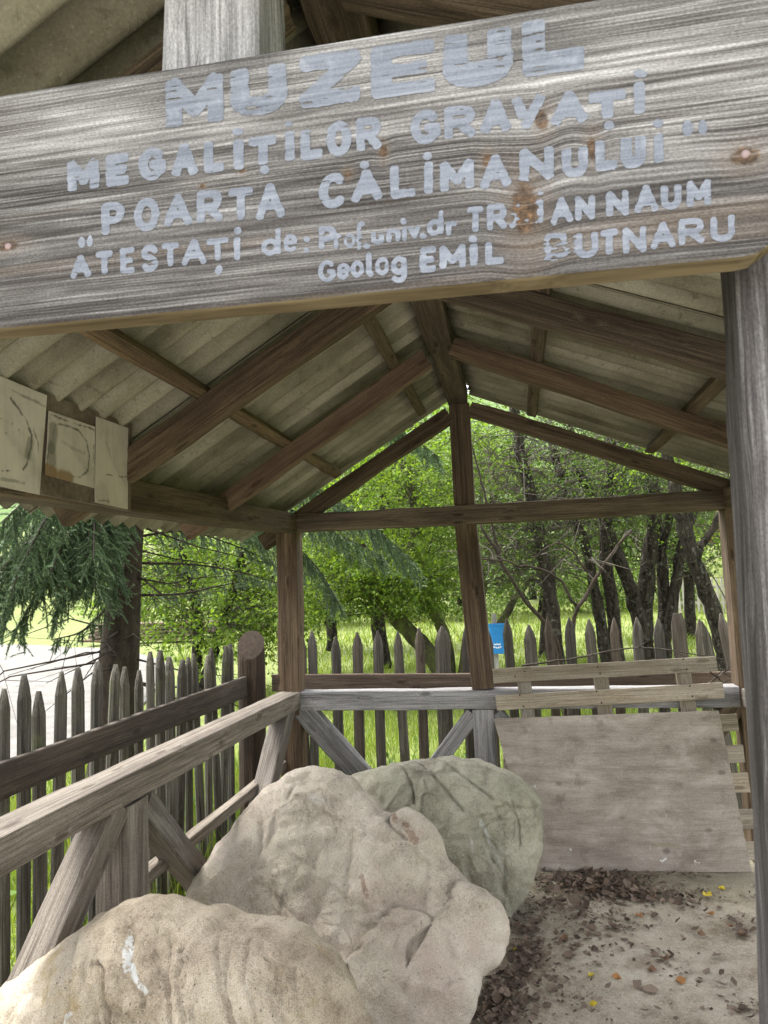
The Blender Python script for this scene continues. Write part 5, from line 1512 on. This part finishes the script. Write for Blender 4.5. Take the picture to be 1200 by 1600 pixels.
# ------------------------------------------------------------------ grass and weeds
def grass():
    rs = np.random.RandomState(9)
    P = []
    def scatter(x0, x1, y0, y1, n, h, w):
        x = rs.uniform(x0, x1, n); y = rs.uniform(y0, y1, n)
        keep = ~((x > -1.66) & (x < 1.54) & (y > .2) & (y < 4.46))
        keep &= np.array([mnoise.noise((a * 1.1, c * 1.1, 7)) > -.45 + .6 * rs.rand() - .3 for a, c in zip(x, y)])
        x, y = x[keep], y[keep]
        rd = crom([(-5.2, -8), (-6.2, 4), (-7.9, 10), (-10.3, 14.5), (-16, 18.2), (-27, 20)], 120)
        d = np.full(len(x), 9e9)
        for q in rd: d = np.minimum(d, np.hypot(x - q[0], y - q[1]))
        x, y = x[d > 2.35], y[d > 2.35]; n = len(x)
        z = np.array([hterr(a, c) for a, c in zip(x, y)]) - .01
        hh = h * rs.uniform(.5, 1.4, n) * np.array([1 + .5 * mnoise.noise((a * .8, c * .8, 3)) for a, c in zip(x, y)]); a = rs.uniform(0, 6.28, n); ww = w * rs.uniform(.6, 1.3, n)
        b = np.stack([x, y, z], 1); s = np.stack([np.cos(a) * ww, np.sin(a) * ww, 0 * a], 1)
        t = b + np.stack([rs.normal(0, .38, n) * hh, rs.normal(0, .38, n) * hh, hh], 1)
        m_ = (b + t) / 2 + np.stack([0 * hh, 0 * hh, hh * .12], 1)
        P.append(np.stack([b - s, b + s, m_ + s * .8], 1)); P.append(np.stack([b - s, m_ + s * .8, m_ - s * .8], 1)); P.append(np.stack([m_ - s * .8, m_ + s * .8, t], 1))
    scatter(-2.2, 2.6, 4.46, 8.5, 15000, .17, .0035)
    scatter(-5.0, -1.66, .3, 6.5, 16000, .22, .004)
    scatter(-4.0, 5.0, 8.5, 14.0, 15000, .14, .006)
    scatter(-9, 10, 14, 30, 16000, .16, .013)
    scatter(1.54, 3.5, 2.0, 5.0, 3000, .2, .004)
    o = link('meadow_grass', tris_mesh('meadow_grass', np.concatenate(P)), L_GRASS); tag(o, 'bright meadow grass growing around the shelter and beyond the fences', 'grass', kind='stuff')
grass()

def weed(x, y, h, n, seed, label, size=.07):
    rs = np.random.RandomState(seed)
    z = hterr(x, y)
    root = empty('weed_plant', (x, y, z), label, 'plant', 'leafy weeds along the fences')
    V, F = [], []
    cl = Cloud()
    for k in range(n):
        e = np.array([rs.normal(0, .12), rs.normal(0, .12), h * rs.uniform(.6, 1.1)])
        tube(V, F, [(rs.normal(0, .02), rs.normal(0, .02), -.02), e * .5 + rs.normal(0, .02, 3), e], [.004, .003, .0015], 5)
        for t in np.linspace(.25, 1, 8):
            a = rs.uniform(0, 6.28)
            cl.p.append(e * t); cl.d.append(np.array([math.cos(a), math.sin(a), .2])); cl.L.append(size * rs.uniform(.6, 1.2))
    link('stems', mesh('stems', V, F), L_WEED, root)
    link('leaves', cl.mesh('leaves', rs, .6, .2, .2), L_WEED, root)
for i, (x, y, h, n, lab, sz) in enumerate([
    (-2.12, 2.05, .50, 8, 'tall leafy weed outside the left fence at the edge of the picture', .10), (-2.2, 2.65, .46, 7, 'leafy weed behind the left pickets below the dark rail', .09), (-2.15, 3.35, .44, 7, 'leafy weed behind the left fence near the railing post', .08),
    (-2.05, 4.15, .42, 7, 'leafy weed at the foot of the log post', .08), (-.95, 5.35, .36, 8, 'leafy weed behind the back fence at the left brace', .07), (-.35, 5.6, .34, 8, 'leafy weed behind the back fence by the ridge post', .07),
    (.45, 5.2, .40, 8, 'leafy weed behind the pallet', .07), (1.35, 4.95, .45, 8, 'leafy weed at the right rear corner of the shelter', .07), (-2.0, 1.45, .45, 8, 'lowest leafy weed beside the nearest left pickets', .09)]):
    weed(x, y, h, n, 40 + i, lab, sz)

# ------------------------------------------------------------------ the blue bin, the far house, fence, planks, bank
M_BLUE = simple('blue_plastic', [(.012, .16, .42), (.018, .20, .50), (.03, .24, .56)], 8, .45, .05, spec=.4)
M_BINMARK = simple('white_print', [(.62, .66, .70), (.72, .75, .78)], 12, .6, .05)
def bin_():
    c = atd(np.array(777.), np.array(1000.), 9.2)
    zb = hterr(c[0], c[1])
    root = empty('litter_bin', (c[0], c[1], zb), 'small bright blue litter bin on a wooden stake in the meadow', 'bin')
    zc = c[2] - zb
    V, F = [], []
    lv = [(-.17, .072), (-.165, .080), (0, .090), (.17, .10), (.185, .106), (.205, .106), (.205, .096), (-.14, .07)]
    for (z, r) in lv:
        for k in range(24):
            a = 2 * math.pi * k / 24; ca, sa = math.cos(a), math.sin(a)
            q = (abs(ca) ** 5 + abs(sa) ** 5) ** (-1 / 5)
            V.append((r * q * ca, r * .8 * q * sa, zc + z))
    for i in range(len(lv) - 1):
        for k in range(24): F.append((i * 24 + k, i * 24 + (k + 1) % 24, (i + 1) * 24 + (k + 1) % 24, (i + 1) * 24 + k))
    F.append(tuple(reversed(range(24)))); F.append(tuple(range(7 * 24, 8 * 24)))
    me = mesh('body', V, F); o = link('body', me, M_BLUE, root)
    # the printed mark: a little wing over a bowed band
    V, F = [], []
    def strip(pts, w):
        b0 = len(V)
        for (x, z) in pts:
            yy = -.8 * (.090 + .058 * z * 1.0) - .006
            V.append((x, yy, zc + z + w)); V.append((x, yy, zc + z - w))
        for i in range(len(pts) - 1): F.append((b0 + 2 * i, b0 + 2 * i + 1, b0 + 2 * i + 3, b0 + 2 * i + 2))
    strip([(-.045, -.045), (-.02, -.052), (0, -.045), (.02, -.052), (.045, -.045)], .008)
    strip([(-.05, -.078), (-.03, -.086)], .010); strip([(-.024, -.087), (-.004, -.09)], .010); strip([(.004, -.09), (.024, -.087)], .010); strip([(.03, -.086), (.05, -.078)], .010)
    link('printed_mark', mesh('printed_mark', V, F), M_BINMARK, root)
    B('stake', (c[0] - .03, c[1] + .115, zb - .1), (c[0] - .03, c[1] + .115, zb + zc + .33), .06, .05, W_FAR, up=(0, 1, 0), parent=root)
bin_()

def house():
    c = np.array([10.6, 28.5]); zb = hterr(*c) - .2
    root = empty('white_house', (c[0], c[1], zb), 'small white rendered house with a dull red roof far behind the trees', 'house')
    w, d, h = 2.6, 2.2, 2.7
    V = [(-w, -d, 0), (w, -d, 0), (w, d, 0), (-w, d, 0), (-w, -d, h), (w, -d, h), (w, d, h), (-w, d, h), (-w, 0, h + 1.4), (w, 0, h + 1.4)]
    link('wall', mesh('wall', V, [(0, 1, 5, 4), (1, 2, 6, 9, 5), (2, 3, 7, 6), (3, 0, 4, 8, 7)]), M_WHITE, root)
    e = .35
    V = [(-w - e, -d - e, h - .2), (w + e, -d - e, h - .2), (w + e, 0, h + 1.5), (-w - e, 0, h + 1.5), (w + e, d + e, h - .2), (-w - e, d + e, h - .2)]
    V += [(a, b_, z + .12) for a, b_, z in V]
    F = [(3, 2, 1, 0), (5, 4, 2, 3), (6, 7, 8, 9), (9, 8, 10, 11), (0, 1, 7, 6), (4, 5, 11, 10), (1, 2, 8, 7), (2, 4, 10, 8), (3, 0, 6, 9), (5, 3, 9, 11)]
    link('roof', mesh('roof', V, F), M_TILE, root)
    for x in (-1.3, 1.1):
        fr = B('window', (x - .45, -d - .02 + c[1] - 0, 0), (x + .45, -d - .02 + c[1], 0), .06, .95, M_WHITE, parent=root)
        fr.location = (x, -d - .02, 1.5)
        gl = link('pane', mesh('pane', [(-.36, -.035, -.38), (.36, -.035, -.38), (.36, -.035, .38), (-.36, -.035, .38)], [(0, 1, 2, 3)]), M_DARKGLASS, fr, (0, 0, 0))
        fr.rotation_quaternion = (1, 0, 0, 0)
house()

FF_ = empty('far_picket_fence', (7.2, 23.5, 0), 'far pale picket fence in front of the white house', 'fence')
p0, p1 = np.array([4.6, 24.6]), np.array([11.5, 22.6])
npk = 52
for k in range(npk):
    q = p0 + (p1 - p0) * k / (npk - 1)
    z = hterr(*q)
    picket(FF_, q[0], q[1], z - .1, z + 1.15, .075, .03, W_FAR, 700 + k)
for hgt in (.35, .85):
    B('fence_rail', (p0[0], p0[1] + .05, hterr(*p0) + hgt), (p1[0], p1[1] + .05, hterr(*p1) + hgt), .05, .08, W_FAR, parent=FF_, rough=.002, seg=6)

def planks():
    c = atd(np.array(215.), np.array(975.), 21.0); zb = hterr(c[0], c[1])
    root = empty('plank_stack', (c[0], c[1], zb), 'low stack of reddish sawn planks beyond the white road', 'timber stack')
    g = random.Random(4)
    for j in range(5):
        for i in range(4):
            x0 = c[0] - 1.6 + g.uniform(-.3, .2); yy = c[1] + i * .24
            B('plank', (x0, yy, zb + .12 + j * .11), (x0 + 3.6 + g.uniform(-.3, .4), yy + .05, zb + .12 + j * .11), .2, .07, W_REAR, parent=root, seg=4, rough=.003)
planks()

# ------------------------------------------------------------------ fallen leaves on the floor
L_LITTER = leafmat('dead_leaf_litter', [(.045, .033, .026), (.09, .066, .050), (.14, .102, .075), (.065, .046, .035), (.20, .15, .112), (.11, .084, .068)], .08, .8, (1, .8, .6))
M_YEL = leafmat('yellow_fallen_leaf', [(.50, .40, .03), (.60, .46, .05)], .2, .6, (1, 1, .5))
M_ORG = leafmat('orange_brown_leaf', [(.26, .12, .045), (.34, .17, .06)], .15, .7, (1, .8, .5))
M_BRN = leafmat('dry_brown_leaf', [(.13, .075, .045), (.20, .125, .08)], .1, .8, (1, .8, .6))
def floor_at(px, py):
    d = rays(np.array(float(px)), np.array(float(py))); t = -CAM[2] / d[2]; return CAM + d * t
def litter():
    rs = np.random.RandomState(31)
    C = []
    def blob(px, py, sx, sy, n, pile=0.0):
        c = floor_at(px, py)
        for _ in range(n):
            x, y = c[0] + rs.normal(0, sx), c[1] + rs.normal(0, sy)
            C.append((x, y, abs(rs.normal(0, 1)) * pile * math.exp(-((x - c[0]) / sx) ** 2 - ((y - c[1]) / sy) ** 2) + .004))
    blob(900, 1385, .12, .08, 700, .014); blob(955, 1382, .11, .08, 700, .02); blob(1000, 1400, .13, .05, 420, .014); blob(1080, 1400, .22, .05, 150)
    blob(870, 1420, .09, .12, 200, .01); blob(940, 1440, .11, .08, 180, .01); blob(870, 1490, .10, .10, 90, .006); blob(920, 1480, .08, .07, 60)
    blob(822, 1500, .04, .14, 420, .012); blob(787, 1560, .05, .10, 520, .014); blob(765, 1600, .06, .08, 380, .012); blob(860, 1560, .16, .05, 110); blob(810, 1440, .05, .1, 110, .01)
    blob(1040, 1500, .05, .05, 40); blob(1075, 1530, .05, .04, 30); blob(1180, 1580, .05, .05, 60); blob(1150, 1440, .05, .06, 40); blob(1020, 1440, .3, .2, 36); blob(1000, 1520, .35, .25, 40)
    blob(960, 1365, .3, .02, 160, .01)
    for i in range(36):
        C.append((rs.uniform(-.3, 1.1), rs.uniform(2.3, 3.9), .004))
    nbig = 46
    for i in range(nbig):
        u_ = rs.rand()
        c_ = floor_at(*( (rs.normal(960, 70), rs.normal(1400, 18)) if u_ < .45 else (rs.normal(830, 40), rs.normal(1500, 50)) if u_ < .7 else (rs.uniform(850, 1180), rs.uniform(1400, 1590))))
        C.append((c_[0], c_[1], .012 if u_ < .45 else .004, 1))
    C = [(*c, 0) if len(c) == 3 else c for c in C]
    C = [c for c in C if c[1] < 3.97 and c[0] < 1.2]
    n = len(C); P = np.array(C); isb = P[:, 3] > 0; P = P[:, :3]
    L = rs.gamma(2.2, .0062, n).clip(.004, .038); L[isb] = rs.uniform(.035, .07, isb.sum()); a = rs.uniform(0, 6.28, n); tl = rs.normal(0, .5, n)
    d = np.stack([np.cos(a), np.sin(a), tl * .5], 1); s = np.stack([-np.sin(a), np.cos(a), rs.normal(0, .45, n)], 1)
    d[isb, 2] *= .3; s[isb, 2] *= .4
    w = L * rs.uniform(.25, .55, n); curl = L * rs.uniform(.05, .45, n)
    up = np.array([0, 0, 1.])
    L = L[:, None]; w = w[:, None]; cu = curl[:, None]
    P = P + up * (.35 * np.abs(d[:, 2:3]) * L + .3 * np.abs(s[:, 2:3]) * w)
    A0 = P - d * L * .5 + up * cu * .6; A1 = P + d * L * .5 + up * cu * .6
    M0, M1 = P - s * w + up * cu * .4 - d * L * .1, P + s * w + up * cu * .4 - d * L * .1
    N0, N1 = P - s * w * .7 + up * cu * .2 + d * L * .22, P + s * w * .7 + up * cu * .2 + d * L * .22
    V = np.stack([A0, M0, N0, A1, N1, M1, P], 1).reshape(-1, 3)
    lo = (np.arange(n)[:, None] * 7 + np.array([0, 1, 6, 1, 2, 6, 2, 3, 6, 3, 4, 6, 4, 5, 6, 5, 0, 6])).ravel()
    o = link('leaf_litter', fast_mesh('leaf_litter', V, lo, np.arange(n * 6) * 3, np.full(n * 6, 3)), L_LITTER)
    tag(o, 'drift of dead brown leaves and crumbs on the floor along the boulders and plywood', 'leaf litter', kind='stuff')
litter()

def big_leaf(px, py, size, mat, name, label, group, seed):
    rs = random.Random(seed)
    p = floor_at(px, py)
    n = 14; V = [(0, 0, .004)]; a0 = rs.uniform(0, 6.28)
    for ring in (.5, 1.0):
        for k in range(n):
            a = 2 * math.pi * k / n
            r = size * ring * (.62 + .34 * math.cos(a)) * (1 + .22 * math.cos(5 * a) + rs.uniform(-.12, .12)) * .8
            z = .005 + size * .35 * ring ** 2 * (.5 + .5 * math.sin(2 * a + seed)) + rs.uniform(0, .003)
            V.append((r * math.cos(a + a0), r * math.sin(a + a0), z))
    F = [(0, 1 + k, 1 + (k + 1) % n) for k in range(n)] + [(1 + k, 1 + n + k, 1 + n + (k + 1) % n, 1 + (k + 1) % n) for k in range(n)]
    o = link(name, mesh(name, V, F, True), mat, None, (p[0], p[1], .0))
    tag(o, label, 'leaf', group)
for i, (px, py, s, mt, lab) in enumerate([
    (1103, 1399, .036, M_YEL, 'largest yellow leaf near the right foot of the plywood'), (1127, 1391, .026, M_YEL, 'smaller yellow leaf just right of the largest yellow one'),
    (922, 1526, .022, M_YEL, 'yellow leaf in the middle of the bare floor'), (926, 1574, .024, M_YEL, 'yellow leaf nearest the bottom edge of the floor'), (803, 1487, .02, M_YEL, 'yellow leaf beside the middle boulder')]):
    big_leaf(px, py, s, mt, 'fallen_leaf', lab, 'yellow fallen leaves', i)
for i, (px, py, s, mt, lab) in enumerate([
    (1113, 1431, .03, M_ORG, 'orange leaf below the largest yellow leaf'), (965, 1532, .028, M_ORG, 'orange brown leaf right of the middle yellow leaf'), (1013, 1405, .042, M_ORG, 'tan curled leaf on the right end of the leaf drift'), (1000, 1432, .03, M_ORG, 'orange leaf at the front edge of the leaf drift'),
    (1158, 1464, .04, M_BRN, 'large dark brown leaf near the door post'), (1140, 1450, .028, M_BRN, 'dark curled leaf just left of the large brown one'), (1093, 1462, .03, M_BRN, 'brown leaf in the middle right of the floor'), (1060, 1537, .034, M_ORG, 'pale tan leaf on the open floor below the brown leaves'),
    (1040, 1500, .032, M_BRN, 'brown leaf beside a crumble of litter in the open floor'), (1018, 1520, .03, M_BRN, 'dark brown leaf left of the pale tan leaf'), (925, 1395, .045, M_BRN, 'big brown leaf lying on top of the leaf drift'), (885, 1470, .035, M_BRN, 'brown leaf between the back boulder and the open floor')]):
    big_leaf(px, py, s, mt, 'fallen_leaf', lab, 'brown fallen leaves', 50 + i)

# ------------------------------------------------------------------ dead sticks on the back fence, nails in the pallet
def stick(name, pts, r, label, group=None):
    P = np.stack([at(np.array(float(a)), np.array(float(b)), d) for a, b, d in pts]); c = P.mean(0)
    Q = crom(P, 18); V, F = [], []
    Q = Q + np.array([[mnoise.noise((i * .9, k * 7., r * 999)) * .008 for k in range(3)] for i in range(18)])
    tube(V, F, Q - c, np.linspace(r, r * .4, 18), 6, wob=.2)
    for i in (6, 10, 13):
        e = Q[i] + np.array([.05 + .02 * i / 10, -.02, .05 * (-1) ** i]); tube(V, F, np.stack([Q[i], (Q[i] + e) / 2, e]) - c, [r * .5, r * .35, r * .15], 5)
    tag(link(name, mesh(name, V, F, True), M_TWIG, None, c), label, 'stick', group)
stick('dead_branch', [(815, 1040, 4.66), (900, 1028, 4.65), (990, 1012, 4.66), (1060, 1018, 4.68), (1130, 1030, 4.7)], .007, 'long thin dead branch lying across the back pickets above the pallet')
stick('dead_branch', [(1065, 1100, 4.45), (1105, 1070, 4.42), (1150, 1035, 4.4)], .008, 'short dead branch leaning behind the right end of the pallet')
stick('dead_branch', [(1100, 1042, 4.42), (1125, 1062, 4.4), (1150, 1088, 4.38)], .006, 'thin dead twig crossing the short branch at the right end of the pallet')
M_RUST = simple('rusty_nail', [(.03, .02, .015), (.07, .045, .03)], 50, .7, .1)
for (px_n, py_n) in ((805, 1057), (820, 1049), (938, 1052), (934, 1042), (1068, 1030), (1073, 1046), (812, 1086), (818, 1104), (932, 1080), (940, 1098), (1078, 1072), (1082, 1088)):
    zz = at(np.array(float(px_n)), np.array(float(py_n)), 4.09)
    pt = at(np.array(float(px_n)), np.array(float(py_n)), pal_y(zz[2]) - .0108)
    V, F = [], []
    tube(V, F, [(0, .006, 0), (0, 0, 0), (0, -.0012, 0)], [.0048, .0048, .003], 10)
    link('nail', mesh('nail', V, F, True), M_RUST, PAL, pt - np.array(parent_loc(PAL)))
